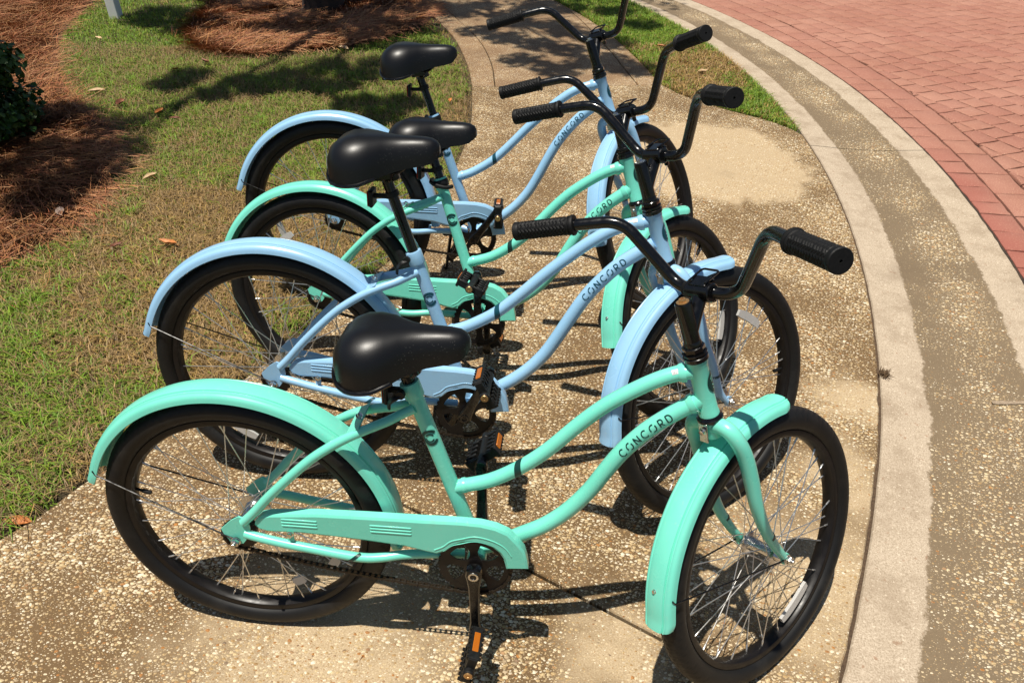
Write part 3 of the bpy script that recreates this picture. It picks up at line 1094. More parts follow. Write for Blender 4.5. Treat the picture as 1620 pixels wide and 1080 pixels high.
def leafmesh(seed, L_=.07, W_=.03, curl=.4):
    r = random.Random(seed)
    mb = MB(); rows = []
    n = 7
    for i in range(n + 1):
        u = i / n
        w = W_ * sin(pi * min(1, u * .97 + .03)) ** .8 * (1 - .25 * u) + .0008
        x = (u - .5) * L_
        z = .004 + curl * L_ * .5 * (u - .45) ** 2 + r.uniform(-.0015, .0015)
        rows.append([(x, -w / 2, z + w * .35 + r.uniform(0, .002)), (x, -w / 4, z + w * .08), (x, 0, z), (x, w / 4, z + w * .10), (x, w / 2, z + w * .42 + r.uniform(0, .003))])
    mb.grid(rows)
    mb.tube([(-.5 * L_ - .012, .002, .004), (-.5 * L_, 0, .005)], .0008, 5)
    return mb
leaves = [
 ((-2.31, 3.44), 'leaf_tan', .085, 'long tan leaf on the grass just beside the pine straw border'),
 ((-2.06, 3.25), 'leaf_brown', .095, 'dark brown leaf lying in the shade next to the straw border'),
 ((-1.76, 3.13), 'leaf_orange', .08, 'faded orange leaf in the middle of the green lawn left of the bicycles'),
 ((-1.40, 2.28), 'leaf_tan', .075, 'pale pointed leaf on dry grass left of the mint fender'),
 ((-1.02, 1.66), 'leaf_orange', .075, 'bright orange leaf on bare grass above the blue rear fender'),
 ((-1.22, 1.62), 'leaf_brown', .05, 'small brown leaf near the bright orange one on bare grass'),
 ((-0.765, .215), 'leaf_orange', .07, 'curled rust leaf on the soil where lawn meets aggregate, bottom left'),
 ((-1.61, 1.87), 'leaf_grey', .085, 'broad greyish leaf lying on the shaded pine straw'),
 ((1.47, 4.30), 'leaf_tan', .06, 'pale leaf on the grass strip near the mint bicycle grip'),
 ((1.23, 4.86), 'leaf_orange', .06, 'orange leaf on the grass strip between the far grips'),
 ((0.97, 5.60), 'leaf_orange', .065, 'orange leaf on the grass strip beside the farthest handlebar'),
 ((-0.12, 3.53), 'leaf_orange', .055, 'small orange leaf on the lawn edge behind the farthest saddle'),
 ((-1.9, 4.1), 'leaf_brown', .08, 'brown leaf on shaded grass below the round straw bed'),
 ((-1.05, 4.52), 'leaf_tan', .09, 'pale leaf resting on the front rim of the round straw bed'),
 ((-0.62, 3.15), 'leaf_brown', .09, 'brown curled leaf on grass left of the farthest seat post'),
 ((-2.9, 4.55), 'leaf_tan', .07, 'tan leaf on the straw where the left bed narrows'),
 ((-2.02, 3.92), 'leaf_orange', .045, 'little orange leaf left of the shadow on the far lawn'),
 ((.245, -.085), 'leaf_brown', .022, 'tiny reddish leaf on the pale aggregate left of the lowest pedal'),
 ((-1.63, 3.05), 'leaf_brown', .05, 'small dark leaf on mid lawn right of the faded orange one'),
]
for i, ((x, y), mt, sz, lb) in enumerate(leaves):
    sz *= 1.15
    o = obj('fallen_leaf', leafmesh(i, sz, sz * .42, random.uniform(.3, 1.1)), mt, None,
            Matrix.Translation((x, y, .018 if y > .3 else -.008)) @ Matrix.Rotation(random.uniform(0, 6.28), 4, 'Z') @ Matrix.Rotation(random.uniform(-.25, .25), 4, 'X'), smooth=60)
    o['label'] = lb; o['category'] = 'leaf'; o['group'] = 'fallen leaves on lawn and mulch'

# tuft of dried weed in the gutter joint
mb = MB()
rt = random.Random(4)
for k in range(70):
    a = rt.uniform(0, 6.28); r_ = rt.uniform(.0, .014)
    p = Vector((r_ * cos(a), 1.6 * r_ * sin(a), .002))
    q = p + Vector((rt.uniform(-.012, .02), rt.uniform(-.02, .02), rt.uniform(.002, .014)))
    mb.tube([p, p.lerp(q, .5) + Vector((0, 0, .003)), q], [.0016, .0014, .0006], 4)
simple('weed_dry', (.10, .060, .028), .9, nscale=90, nstr=.3, vary=.4)
o = obj('weed', mb, 'weed_dry', None, Matrix.Translation((1.725, 1.09, 0)), label='small dried brown weed growing in the joint beside the gutter', category='weed')
# grit filling the joints on both sides of the gutter
mb = MB(); rows = []
for y in np.linspace(-2.2, 3.3, 120):
    x = gut_in_adj(y); rows.append([(x - .02, y, -.0075), (x + .02, y, -.0075)])
mb.grid(rows)
obj('joint_grit', mb, 'soil_grit', gut, smooth=0, kind='stuff')
mb = MB(); rows = []
for a in np.linspace(ang0, ang1, 160):
    p, q = arcpt(CR - .02, a), arcpt(CR + .012, a); rows.append([(p[0], p[1], -.008), (q[0], q[1], -.008)])
mb.grid(rows)
obj('joint_grit', mb, 'soil_dark', gut, smooth=0, kind='stuff')
mb = MB(); rows = []
for k in range(13):
    x = 2.045 + .17 * k / 12
    w_ = .0075 + random.uniform(-.0015, .0015)
    rows.append([(x, .995 - w_ + .012 * k / 12, -.0085 + .0065 * (k / 12) ** 2), (x, .995 + w_ + .012 * k / 12, -.0085 + .0065 * (k / 12) ** 2)])
mb.grid(rows)
obj('paint_mark', mb, 'mark_pale', gut, smooth=0)

# ------------------------------------------------------------------ bicycles
KM = dict(R=.310, bb=(.4972, .2762), collar=(.3693, .6699), ttj=(.4574, .4409), htop=(.8831, .7737), hbot=(.9248, .6572), axle=(.0599, -.3899),
          tt=[(.448, .437), (.454, .442), (.521, .465), (.582, .505), (.632, .551), (.690, .618), (.740, .668), (.800, .712), (.845, .737), (.880, .748)],
          dt=[(.500, .280), (.548, .304), (.593, .331), (.638, .361), (.681, .404), (.719, .458), (.748, .513), (.776, .562), (.815, .613), (.860, .656), (.905, .690)],
          ftipa=164.5, fr=.338, ff=.332)
KB = dict(R=.3335, bb=(.4894, .2753), collar=(.3604, .6719), ttj=(.4353, .4822), htop=(.9034, .8120), hbot=(.9466, .6957), axle=(.0433, -.4030),
          tt=[(.426, .474), (.435, .478), (.487, .497), (.555, .538), (.612, .589), (.668, .645), (.722, .694), (.775, .738), (.830, .772), (.897, .792)],
          dt=[(.492, .280), (.530, .302), (.571, .328), (.612, .358), (.650, .394), (.683, .436), (.712, .487), (.741, .543), (.772, .598), (.808, .646), (.850, .690), (.916, .741)],
          ftipa=165.0, fr=.3585, ff=.354)

def warp(K):
    """maps rear triangle points measured on the mint bike onto this one"""
    if K is KM:
        return lambda x, z: (x, z)
    def f(x, z):
        u = max(0, min(1, x / KM['bb'][0]))
        return x + (KB['bb'][0] - KM['bb'][0]) * u, z + (KB['R'] - KM['R']) * (1 - u)
    return f

def steer_axes(K, st):
    hb, ht = K['hbot'], K['htop']
    a = Vector((ht[0] - hb[0], 0, ht[1] - hb[1])).normalized()
    f = Vector((0, 1, 0)).cross(a)
    l = Vector((0, 1, 0))
    f2 = f * cos(st) + l * sin(st); l2 = -f * sin(st) + l * cos(st)
    m = Matrix((f2, l2, a)).transposed().to_4x4()
    m.translation = (hb[0], 0, hb[1])
    return m

def frame_mesh(K):
    mb = MB()
    W = warp(K)
    bb, col = K['bb'], K['collar']
    sd = Vector((col[0] - bb[0], 0, col[1] - bb[1])).normalized()
    b3 = Vector((bb[0], 0, bb[1])); c3 = Vector((col[0], 0, col[1]))
    mb.tube([b3, c3 + sd * .004], .0158, 20)
    mb.lathe([(.0185, -.018), (.0195, -.015), (.0195, .012), (.0185, .015), (.015, .0152)], c3, sd, 20)
    mb.tube(cr([(x, 0, z) for x, z in K['tt']], 5), .0146, 18)
    mb.tube(cr([(x, 0, z) for x, z in K['dt']], 5), .0166, 18)
    hb, ht = Vector((K['hbot'][0], 0, K['hbot'][1])), Vector((K['htop'][0], 0, K['htop'][1]))
    ax = (ht - hb).normalized(); hl = (ht - hb).length
    mb.lathe([(.0195, .003), (.0195, .010), (.0182, .014), (.0178, hl * .5), (.0182, hl - .012), (.0197, hl - .008), (.0197, hl - .001)], hb, ax, 24)
    # weld collars where the tubes meet the head
    for key, r_ in (('tt', .0146), ('dt', .0166)):
        p = Vector((K[key][-1][0], 0, K[key][-1][1])); q = Vector((K[key][-2][0], 0, K[key][-2][1]))
        d = (q - p).normalized()
        mb.lathe([(r_ + .0035, .012), (r_ + .003, .020), (r_ + .0002, .026)], p, d, 20)
    p = Vector((K['tt'][1][0], 0, K['tt'][1][1])); q = Vector((K['tt'][2][0], 0, K['tt'][2][1])); d = (q - p).normalized()
    mb.lathe([(.0160, .012), (.0160, .018), (.0147, .021)], p, d, 18)
    # bottom bracket shell
    mb.lathe([(.018, -.036), (.0205, -.034), (.0205, .034), (.018, .036)], b3, (0, 1, 0), 22)
    # stays
    ss = [(.376, -.012, .633), (.350, -.017, .620), (.323, -.026, .607), (.284, -.037, .592), (.245, -.047, .574), (.210, -.053, .552), (.175, -.058, .525), (.131, -.0625, .482), (.083, -.064, .430), (.046, -.064, .385), (.020, -.064, .357)]
    cs = [(.020, -.065, .327), (.056, -.069, .322), (.110, -.0695, .312), (.164, -.0695, .304), (.217, -.0685, .295), (.265, -.066, .288), (.302, -.060, .287), (.345, -.050, .290), (.40, -.037, .287), (.47, -.02, .279)]
    for s_ in (1, -1):
        mb.tube(cr([(W(x, z)[0], y * s_, W(x, z)[1]) for x, y, z in ss], 4), .0098, 12)
        mb.tube(cr([(W(x, z)[0], y * s_, W(x, z)[1]) for x, y, z in cs], 4), .0100, 12)
        poly = [(-.030, .336), (-.006, .360), (.012, .372), (.030, .366), (.032, .340), (.028, .322), (.012, .300), (-.004, .296), (-.016, .304), (-.026, .322)]
        mb.prism([W(x, z) for x, z in poly], lambda p, k, s_=s_: (p[0], s_ * (.0625 if k else .0665), p[1]))
    # fender bridge between the seat stays
    bx, bz = W(.262, .596)
    mb.bbox((bx, 0, bz - .004), (.030, .090, .003), .001, Matrix.Rotation(-.55, 3, 'Y'))
    cx, cz = W(.335, .288)
    mb.tube([(cx, -.036, cz + .006), (cx, .036, cz + .006)], .005, 10)
    # guard bracket
    gx, gz = W(.118, .318)
    mb.bbox((gx, -.0690, gz + .010), (.014, .003, .034), .001)
    return mb

def tube_patch(path, rad, strokes, width, lift=.0008):
    """strokes drawn on a tube: list of polylines of (s metres along, angle rad); flat ribbons proud of the tube"""
    P = [Vector(p) for p in path]
    acc = [0]
    for i in range(1, len(P)):
        acc.append(acc[-1] + (P[i] - P[i - 1]).length)
    def at(s_, th):
        s_ = max(0, min(acc[-1] - 1e-6, s_))
        i = max(k for k in range(len(acc)) if acc[k] <= s_); i = min(i, len(P) - 2)
        u = (s_ - acc[i]) / (acc[i + 1] - acc[i])
        p = P[i].lerp(P[i + 1], u)
        t0 = (P[i + 1] - P[max(0, i - 1)]).normalized(); t1 = (P[min(len(P) - 1, i + 2)] - P[i]).normalized()
        tan = t0.lerp(t1, u).normalized()
        side = Vector((0, -1, 0)); upv = (side.cross(tan)).normalized() * -1
        if upv.z < 0: upv = -upv
        return p + (side * cos(th) + upv * sin(th)) * (rad + lift)
    mb = MB()
    for st in strokes:
        st = dense(st)
        rows = []
        n = len(st)
        for i in range(n):
            a = Vector(st[max(0, i - 1)]); b2 = Vector(st[min(n - 1, i + 1)])
            d = (b2 - a); d.normalize()
            nn = Vector((-d.y, d.x)) * width / 2
            p = Vector(st[i])
            rows.append([at((p + nn * k).x, (p + nn * k).y / rad) for k in (-1, 0, 1)])
        mb.grid(rows)
    return mb

def dense(st, mx=.0016):
    out = [st[0]]
    for a, b2 in zip(st[:-1], st[1:]):
        n = max(1, int(math.hypot(b2[0] - a[0], b2[1] - a[1]) / mx))
        for k in range(1, n + 1):
            out.append((a[0] + (b2[0] - a[0]) * k / n, a[1] + (b2[1] - a[1]) * k / n))
    return out

def arc(cx, cy, r, a0, a1, ry=None, n=14):
    ry = ry or r
    return [(cx + r * cos(radians(a0 + (a1 - a0) * k / n)), cy + ry * sin(radians(a0 + (a1 - a0) * k / n))) for k in range(n + 1)]

def letters(h=.0145):
    """strokes in text space: x along, y up, height h; returns strokes, total width"""
    w = h * .5; gap = h * .62
    x = 0; S_ = []
    for ch in 'CONCORD':
        r = h / 2
        if ch == 'C':
            S_.append(arc(x + r, r, r, 48, 312)); x += 2 * r * .88
        elif ch == 'O':
            S_.append(arc(x + r, r, r, 62, 208)); S_.append(arc(x + r, r, r, 242, 388)); x += 2 * r
        elif ch == 'N':
            S_.append([(x, 0), (x, h), (x + h * .78, 0), (x + h * .78, h)]); x += h * .78
        elif ch == 'R':
            S_.append([(x, 0), (x, h), (x + h * .32, h)] + arc(x + h * .34, h * .72, h * .28, 90, -90, n=8) + [(x, h * .44)])
            S_.append([(x + h * .30, h * .44), (x + h * .62, 0)]); x += h * .66
        elif ch == 'D':
            S_.append([(x, 0), (x, h), (x + h * .25, h)] + arc(x + h * .27, h * .5, h * .5, 90, -90, n=12) + [(x, 0)]); x += h * .77
        x += gap
    return S_, x - gap

def s_at(path, x):
    acc = 0
    for a, b2 in zip(path[:-1], path[1:]):
        if a.x <= x <= b2.x:
            return acc + (b2 - a).length * (x - a.x) / (b2.x - a.x)
        acc += (b2 - a).length
    return acc

def lettering(K):
    path = cr([(x, 0, z) for x, z in K['dt']], 5)
    S_, w = letters()
    x0, x1 = ((.775, .857) if K is KM else (.770, .856))
    s0, s1 = s_at(path, x0), s_at(path, x1)
    k = (s1 - s0) / w
    st = [[(s0 + px * k, .0045 + (py - .007) * 1.0) for px, py in s_] for s_ in S_]
    return tube_patch(path, .0166, st, .0023)

def stripe(K):
    path = cr([(x, 0, z) for x, z in K['tt']], 5)
    s0 = s_at(path, .578 if K is KM else .562)
    r = .0146
    st = [[(s0 - .013 + .026 * k / 10, r * radians(-75 + 185 * k / 10)) for k in range(11)]]
    return tube_patch(path, r, st, .0135)

def stay_mark(K):
    W = warp(K)
    cs = [(.164, -.0695, .304), (.217, -.0685, .295), (.265, -.066, .288), (.302, -.060, .287)]
    path = cr([(W(x, z)[0], y, W(x, z)[1]) for x, y, z in cs], 4)
    r = .0100
    st = [[(.075 + .022 * k / 8, r * radians(-40 + 130 * k / 8)) for k in range(9)]]
    return tube_patch(path, r, st, .007)

def emblem(K):
    bb, col = K['bb'], K['collar']
    path = [Vector((bb[0], 0, bb[1])), Vector((col[0], 0, col[1]))]
    path = [path[0].lerp(path[1], k / 12) for k in range(13)]
    s0 = (path[1] - path[0]).length * 12 * .742
    st = [arc(s0, .0005, .0150, 118 - 90 + 90, 335 + 0, n=26)]
    # outer ring open on the forward side, inner ring in two halves
    outer = arc(0, 0, .0150, 30, 328, n=30)
    inn = [arc(0, 0, .0082, 20, 140, n=14), arc(0, 0, .0082, 175, 325, n=14)]
    def rot(p, a=radians(75)):
        return (s0 + p[1], p[0] * .95 + .002)
    mb = tube_patch(path, .0158, [[rot(p) for p in outer]], .0062)
    m2 = tube_patch(path, .0158, [[rot(p) for p in q] for q in inn], .0030)
    mb.add(m2.v, m2.f)
    return mb

def head_badge(K):
    hb, ht = Vector((K['hbot'][0], 0, K['hbot'][1])), Vector((K['htop'][0], 0, K['htop'][1]))
    path = [hb.lerp(ht, k / 12) for k in range(13)]
    r = .0180
    s0 = (ht - hb).length * .60
    # angle 0 faces the right side, -90deg is forward
    th0 = radians(-78)
    mb = MB()
    ring = []
    ax = (ht - hb).normalized(); f = Vector((0, 1, 0)).cross(ax)
    def at(s_, th):
        return hb + ax * s_ + (Vector((0, -1, 0)) * cos(th) + f * sin(-th)) * (r + .0012)
    rows = []
    for k in range(7):
        q = k / 6
        rows.append([at(s0 + sin(2 * pi * j / 24) * .021 * q, th0 + cos(2 * pi * j / 24) * .016 * q / r) for j in range(24)])
    mb.grid(rows, closed=True)
    return mb

def badge_ring(K):
    hb, ht = Vector((K['hbot'][0], 0, K['hbot'][1])), Vector((K['htop'][0], 0, K['htop'][1]))
    r = .0180; s0 = (ht - hb).length * .60; th0 = radians(-78)
    ax = (ht - hb).normalized(); f = Vector((0, 1, 0)).cross(ax)
    def at(s_, th):
        return hb + ax * s_ + (Vector((0, -1, 0)) * cos(th) + f * sin(-th)) * (r + .0018)
    mb = MB()
    for (ra, a0, a1) in ((.0125, 40, 300), (.007, 200, 340), (.007, 20, 160)):
        rows = []
        for j in range(21):
            a = radians(a0 + (a1 - a0) * j / 20)
            rows.append([at(s0 + sin(a) * (ra + d), th0 + cos(a) * (ra + d) * .8 / r) for d in (-.001, .001)])
        mb.grid(rows)
    return mb

def sticker(K):
    path = cr([(x, 0, z) for x, z in K['tt']], 5)
    s0 = s_at(path, .852 if K is KM else .868)
    r = .0146
    st = [[(s0, r * radians(28 + 5 * k)) for k in range(8)]]
    return tube_patch(path, r, st, .0105, .0004)
def sticker_ink(K):
    path = cr([(x, 0, z) for x, z in K['tt']], 5)
    s0 = s_at(path, .852 if K is KM else .868)
    r = .0146
    st = []
    for j, (dx, a0, a1) in enumerate(((-.0032, 34, 52), (-.001, 32, 58), (.0014, 32, 46), (.0034, 40, 58))):
        st.append([(s0 + dx, r * radians(a0)), (s0 + dx, r * radians(a1))])
    return tube_patch(path, r, st, .0007, .0008)

def fender(Rf, hw, a0, a1, flare=True):
    """sheet metal mudguard, arc about the wheel axle from a0 to a1 degrees"""
    prof = [(-1.0, -.0225), (-.985, -.019), (-.97, -.0150), (-.93, -.0105), (-.84, -.0068), (-.76, -.0052), (-.73, -.0030), (-.66, -.0024),
            (-.61, -.0038), (-.58, -.0044), (-.55, -.0010), (-.5, -.0004), (-.3, .0008), (0, .0014)]
    prof = prof + [(-x, z) for x, z in prof[:-1]][::-1]
    n = 72
    rows = []
    for i in range(n + 1):
        a = radians(a0 + (a1 - a0) * i / n)
        e = min(i, n - i) / n * abs(radians(a1 - a0)) * Rf      # metres from a tip
        k = min(1, .90 + .10 * sqrt(max(0, 1 - (1 - min(1, e / .022)) ** 2)))
        fl = .004 * max(0, 1 - e / .02) if flare else 0
        row = []
        for (y, dz) in prof:
            r_ = Rf + dz * (.65 + .35 * k) + fl
            row.append((r_ * cos(a), y * hw * k, r_ * sin(a)))
        rows.append(row)
    mb = MB().grid(rows)
    th = .0014
    rows2 = [[(p[0] * (1 - th / Rf), p[1] * (1 - th / hw), p[2] * (1 - th / Rf)) for p in r_] for r_ in rows]
    base = len(mb.v)
    mb.grid([r_[::-1] for r_ in rows2])
    nc = len(prof)
    def idx(i, j): return i * nc + j
    def idx2(i, j): return base + i * nc + (nc - 1 - j)
    for i in range(n):
        mb.f.append((idx(i, 0), idx(i + 1, 0), idx2(i + 1, 0), idx2(i, 0)))
        mb.f.append((idx(i + 1, nc - 1), idx(i, nc - 1), idx2(i, nc - 1), idx2(i + 1, nc - 1)))
    for j in range(nc - 1):
        mb.f.append((idx(0, j + 1), idx(0, j), idx2(0, j), idx2(0, j + 1)))
        mb.f.append((idx(n, j), idx(n, j + 1), idx2(n, j + 1), idx2(n, j)))
    return mb

def tyre_mesh(R):
    """carcass with moulded tread: angled blocks over the crown, a centre rib, bead line and sidewall ticks"""
    mb = MB()
    rt_ = .0262; rc = R - rt_
    nu = 84 * 7
    prof = []
    for j in range(31):
        prof.append(-pi * .86 + 2 * pi * .86 * j / 30)
    rows = []
    for i in range(nu):
        a = 2 * pi * i / nu
        row = []
        for b2 in prof:
            ab = abs(b2)
            d = 0.0
            if ab < 1.12:
                if .30 < ab < .42:
                    d = .0013
                else:
                    k = 3.5 if ab < .36 else -1.6
                    ph = (i / 7.0 + k * ab * (1 if ab < .36 else 1)) % 1.0
                    if ph < .2: d = .0015
            elif 1.16 < ab < 1.5 and i % 21 < 2:
                d = .0005
            elif 2.0 < ab < 2.2:
                d = -.0007
            rr_ = rt_ - d
            row.append(((rc + rr_ * cos(b2) * (1.0 if cos(b2) > 0 else .95)) * cos(a), rr_ * 1.02 * sin(b2), (rc + rr_ * cos(b2) * (1.0 if cos(b2) > 0 else .95)) * sin(a)))
        rows.append(row)
    rows.append(rows[0])
    mb.grid(rows)
    return mb

def rim_mesh(R):
    mb = MB()
    ro = R - .048
    prof = [(ro, -.0165), (ro + .001, -.0155), (ro, -.0135), (ro - .006, -.0130), (ro - .006, .0130), (ro, .0135), (ro + .001, .0155), (ro, .0165),
            (ro - .007, .0168), (ro - .012, .0150), (ro - .0160, .009), (ro - .0170, 0), (ro - .0160, -.009), (ro - .012, -.0150), (ro - .007, -.0168)]
    nu = 96
    rows = [[(r_ * cos(2 * pi * i / nu), y, r_ * sin(2 * pi * i / nu)) for r_, y in prof] for i in range(nu)]
    rows.append(rows[0])
    mb.grid(rows, closed=True)
    return mb

def hub_mesh(rear):
    mb = MB()
    if rear:
        prof = [(.004, -.079), (.0045, -.060), (.012, -.058), (.014, -.050), (.0155, -.040), (.034, -.035), (.034, -.0325), (.022, -.030), (.019, 0), (.022, .028), (.036, .0305), (.036, .033), (.020, .036), (.018, .050), (.010, .056), (.0045, .058), (.004, .076)]
    else:
        prof = [(.004, -.074), (.0045, -.050), (.010, -.046), (.013, -.040), (.014, -.036), (.0255, -.034), (.0255, -.0315), (.0155, -.029), (.0130, 0), (.0155, .029), (.0255, .0315), (.0255, .034), (.014, .036), (.013, .040), (.010, .046), (.0045, .050), (.004, .074)]
    return mb.lathe(prof, (0, 0, 0), (0, 1, 0), 24)

def spoke_mesh(Ls):
    mb = MB()
    mb.tube([(0, 0, 0), (0, 0, Ls - .014)], .00115, 5)
    mb.tube([(0, 0, Ls - .015), (0, 0, Ls - .013), (0, 0, Ls + .002)], [.0014, .0021, .0021], 6)
    return mb

def nut_mesh():
    mb = MB()
    mb.lathe([(.0095, 0), (.0105, .0005), (.0105, .0015)], (0, 0, 0), (0, 1, 0), 18)
    mb.lathe([(.0085, .0015), (.009, .002), (.009, .0085), (.0078, .010)], (0, 0, 0), (0, 1, 0), 6)
    mb.lathe([(.0045, .010), (.0045, .015), (.0038, .016)], (0, 0, 0), (0, 1, 0), 12)
    return mb

def sprocket(R0, teeth, th, inner=None, arms=5, hub=.022):
    mb = MB()
    # outer toothed band
    n = teeth * 4
    def ro(i):
        return R0 + (-.0028, .0008, .0018, .0008)[i % 4]
    rin = inner if inner else .012
    vs = []
    for side in (0, 1):
        y = (-th / 2, th / 2)[side]
        for i in range(n):
            a = 2 * pi * i / n
            vs.append((ro(i) * cos(a), y, ro(i) * sin(a)))
        for i in range(n):
            a = 2 * pi * i / n
            vs.append((rin * cos(a), y, rin * sin(a)))
    fs = []
    for i in range(n):
        j = (i + 1) % n
        fs += [(i, j, n + j, n + i), (2 * n + j, 2 * n + i, 3 * n + i, 3 * n + j), (i, 2 * n + i, 2 * n + j, j), (n + j, 3 * n + j, 3 * n + i, n + i)]
    mb.add(vs, fs)
    if inner:
        mb.lathe([(hub, -th * .7), (hub + .003, -th * .4), (hub + .003, th * .4), (hub, th * .7)], (0, 0, 0), (0, 1, 0), 30)
        for k in range(arms):
            a = 2 * pi * k / arms + .35
            d = Vector((cos(a), 0, sin(a))); s_ = Vector((-sin(a), 0, cos(a)))
            prof = [(hub - .002, .0135), (hub + .010, .0085), (hub + .022, .0085), (inner - .004, .0145), (inner + .003, .019)]
            poly = [(r_, w) for r_, w in prof] + [(r_, -w) for r_, w in prof[::-1]]
            mb.prism(poly, lambda p, kk, d=d, s_=s_: tuple(d * p[0] + s_ * p[1] + Vector((0, (-.42 if kk == 0 else .42) * th, 0))))
    return mb

def crank_mesh():
    """arm from the bottom bracket down -z, outer face towards -y"""
    mb = MB()
    rows = []
    for (z, w, y0, y1) in ((.016, .008, -.060, -.078), (.012, .0150, -.058, -.081), (0, .0175, -.057, -.082), (-.014, .0150, -.058, -.0815), (-.035, .0120, -.064, -.0825),
                           (-.09, .0105, -.0745, -.0875), (-.128, .0105, -.0775, -.090), (-.145, .0135, -.0775, -.0905), (-.153, .0140, -.0775, -.0905), (-.163, .0115, -.078, -.090), (-.168, .006, -.079, -.089)):
        b2 = min(.003, w * .3)
        rows.append([(w - b2, y0, z), (w, y0 - b2, z), (w, y1 + b2, z), (w - b2, y1, z), (-w + b2, y1, z), (-w, y1 + b2, z), (-w, y0 - b2, z), (-w + b2, y0, z)])
    mb.grid(rows, closed=True)
    mb.f.append(tuple(range(7, -1, -1)))
    nb = len(mb.v) - 8
    mb.f.append(tuple(nb + k for k in range(8)))
    return mb

def crank_bolt():
    mb = MB()
    mb.lathe([(.0105, .078), (.0112, .0825), (.0108, .0840), (.0070, .0838), (.0066, .0800)], (0, 0, 0), (0, -1, 0), 20)
    return mb

def pedal_body():
    """platform pedal on the right side: spindle from origin to -y"""
    mb = MB()
    mb.lathe([(.0105, .006), (.0120, .008), (.0120, .030), (.0105, .034), (.0105, .096), (.0122, .098), (.0122, .112), (.0105, .114)], (0, 0, 0), (0, -1, 0), 16)
    for s_ in (1, -1):
        mb.bbox((s_ * .036, -.062, 0), (.009, .080, .024), .002)
        for y in (-.030, -.046, -.062, -.078, -.094):
            mb.bbox((s_ * .0235, y, 0), (.0175, .0060, .0225), .0012)
        for y in (-.026, -.038, -.050, -.062, -.074, -.086, -.098):
            for z in (.013, -.013):
                mb.bbox((s_ * .036, y, z), (.0075, .0050, .0045), .0008)
        mb.bbox((s_ * .020, -.026, 0), (.034, .007, .020), .0015)
        mb.bbox((s_ * .020, -.100, 0), (.034, .007, .020), .0015)
    return mb
def pedal_reflector(s_):
    return MB().bbox((s_ * .0412, -.062, 0), (.0030, .046, .0125), .0008)
def pedal_cap():
    return MB().lathe([(.0085, .1125), (.0090, .1150), (.0080, .1162), (.0030, .1163), (.0025, .1150)], (0, 0, 0), (0, -1, 0), 16)
def pedal_spindle():
    return MB().lathe([(.0075, -.002), (.0075, .008)], (0, 0, 0), (0, -1, 0), 12)

def guard_mesh(K):
    W0 = warp(K)
    W = lambda x, z: W0(x - .011 * (1 - x / .55), z - .019)
    top = [(.053, .377), (.056, .392), (.068, .405), (.087, .4115), (.182, .422), (.285, .426), (.401, .429), (.470, .432), (.510, .431), (.540, .425), (.565, .413), (.584, 0.3900), (.597, .362), (.604, .335), (.607, .313)]
    bot = [(.563, .308), (.557, .335), (.548, .351), (.534, .364), (.515, .372), (.495, .3745), (.474, .371), (.456, .360), (.440, .343), (.422, .334), (.398, .338), (.357, .348), (.28, .354), (.228, .357), (.149, .360), (.079, .357), (.060, .362)]
    nt = len(top)
    top = [(x, z - .009 * max(0, min(1, (z - .36) / .03))) for x, z in top]
    poly = [Vector(W(x, z)) for x, z in top + bot]
    n = len(poly)
    area = sum(poly[i].x * poly[(i + 1) % n].y - poly[(i + 1) % n].x * poly[i].y for i in range(n))
    sg = -1 if area > 0 else 1
    def inset(d):
        out = []
        for i in range(n):
            a, b2, c = poly[i - 1], poly[i], poly[(i + 1) % n]
            d1 = (b2 - a).normalized(); d2 = (c - b2).normalized()
            nn = Vector((d1.y + d2.y, -(d1.x + d2.x))) * sg
            nn.normalize()
            out.append(b2 + nn * d)
        return out
    mb = MB()
    ins = inset(.005)
    mb.add([(p.x, -.0665, p.y) for p in ins], [tuple(range(n))])          # face
    mb.add([(p.x, -.0635, p.y) for p in poly], [])
    for i in range(n):
        j = (i + 1) % n
        mb.f.append((i, n + i, n + j, j))
    # lips: deep along the top and front, shallow below
    base = len(mb.v)
    for i, p in enumerate(poly):
        top_i = i < nt
        mb.v.append((p.x, -.046 if top_i else -.058, p.y))
    for i in range(n):
        j = (i + 1) % n
        mb.f.append((n + i, base + i, base + j, n + j))
    # pressed ribs
    for (x0, x1, zc) in ((.112, .182, 0.3950), (.112, .182, 0.3870), (.112, .182, 0.3790), (.292, .372, 0.3980), (.292, .372, 0.3900), (.292, .372, 0.3820)):
        a = W(x0, zc); b2 = W(x1, zc + .001)
        mb.tube([(a[0] - .003, -.0657, a[1]), (a[0], -.0663, a[1]), (b2[0], -.0663, b2[1]), (b2[0] + .003, -.0657, b2[1])], [.0004, .0019, .0019, .0004], 8)
    # raised arch over the chainring
    arch = [(.418, .346), (.436, .357), (.452, .373), (.474, 0.3820), (.497, .390), (.522, .387), (.546, .377), (.562, .363), (.572, .345)]
    mb.tube(cr([(W(x, z)[0], -.0657, W(x, z)[1]) for x, z in arch], 4), .0020, 8)
    mb.tube(cr([(W(x, z - .013)[0], -.0657, W(x, z - .013)[1]) for x, z in arch[1:]], 4), .0010, 6)
    return mb

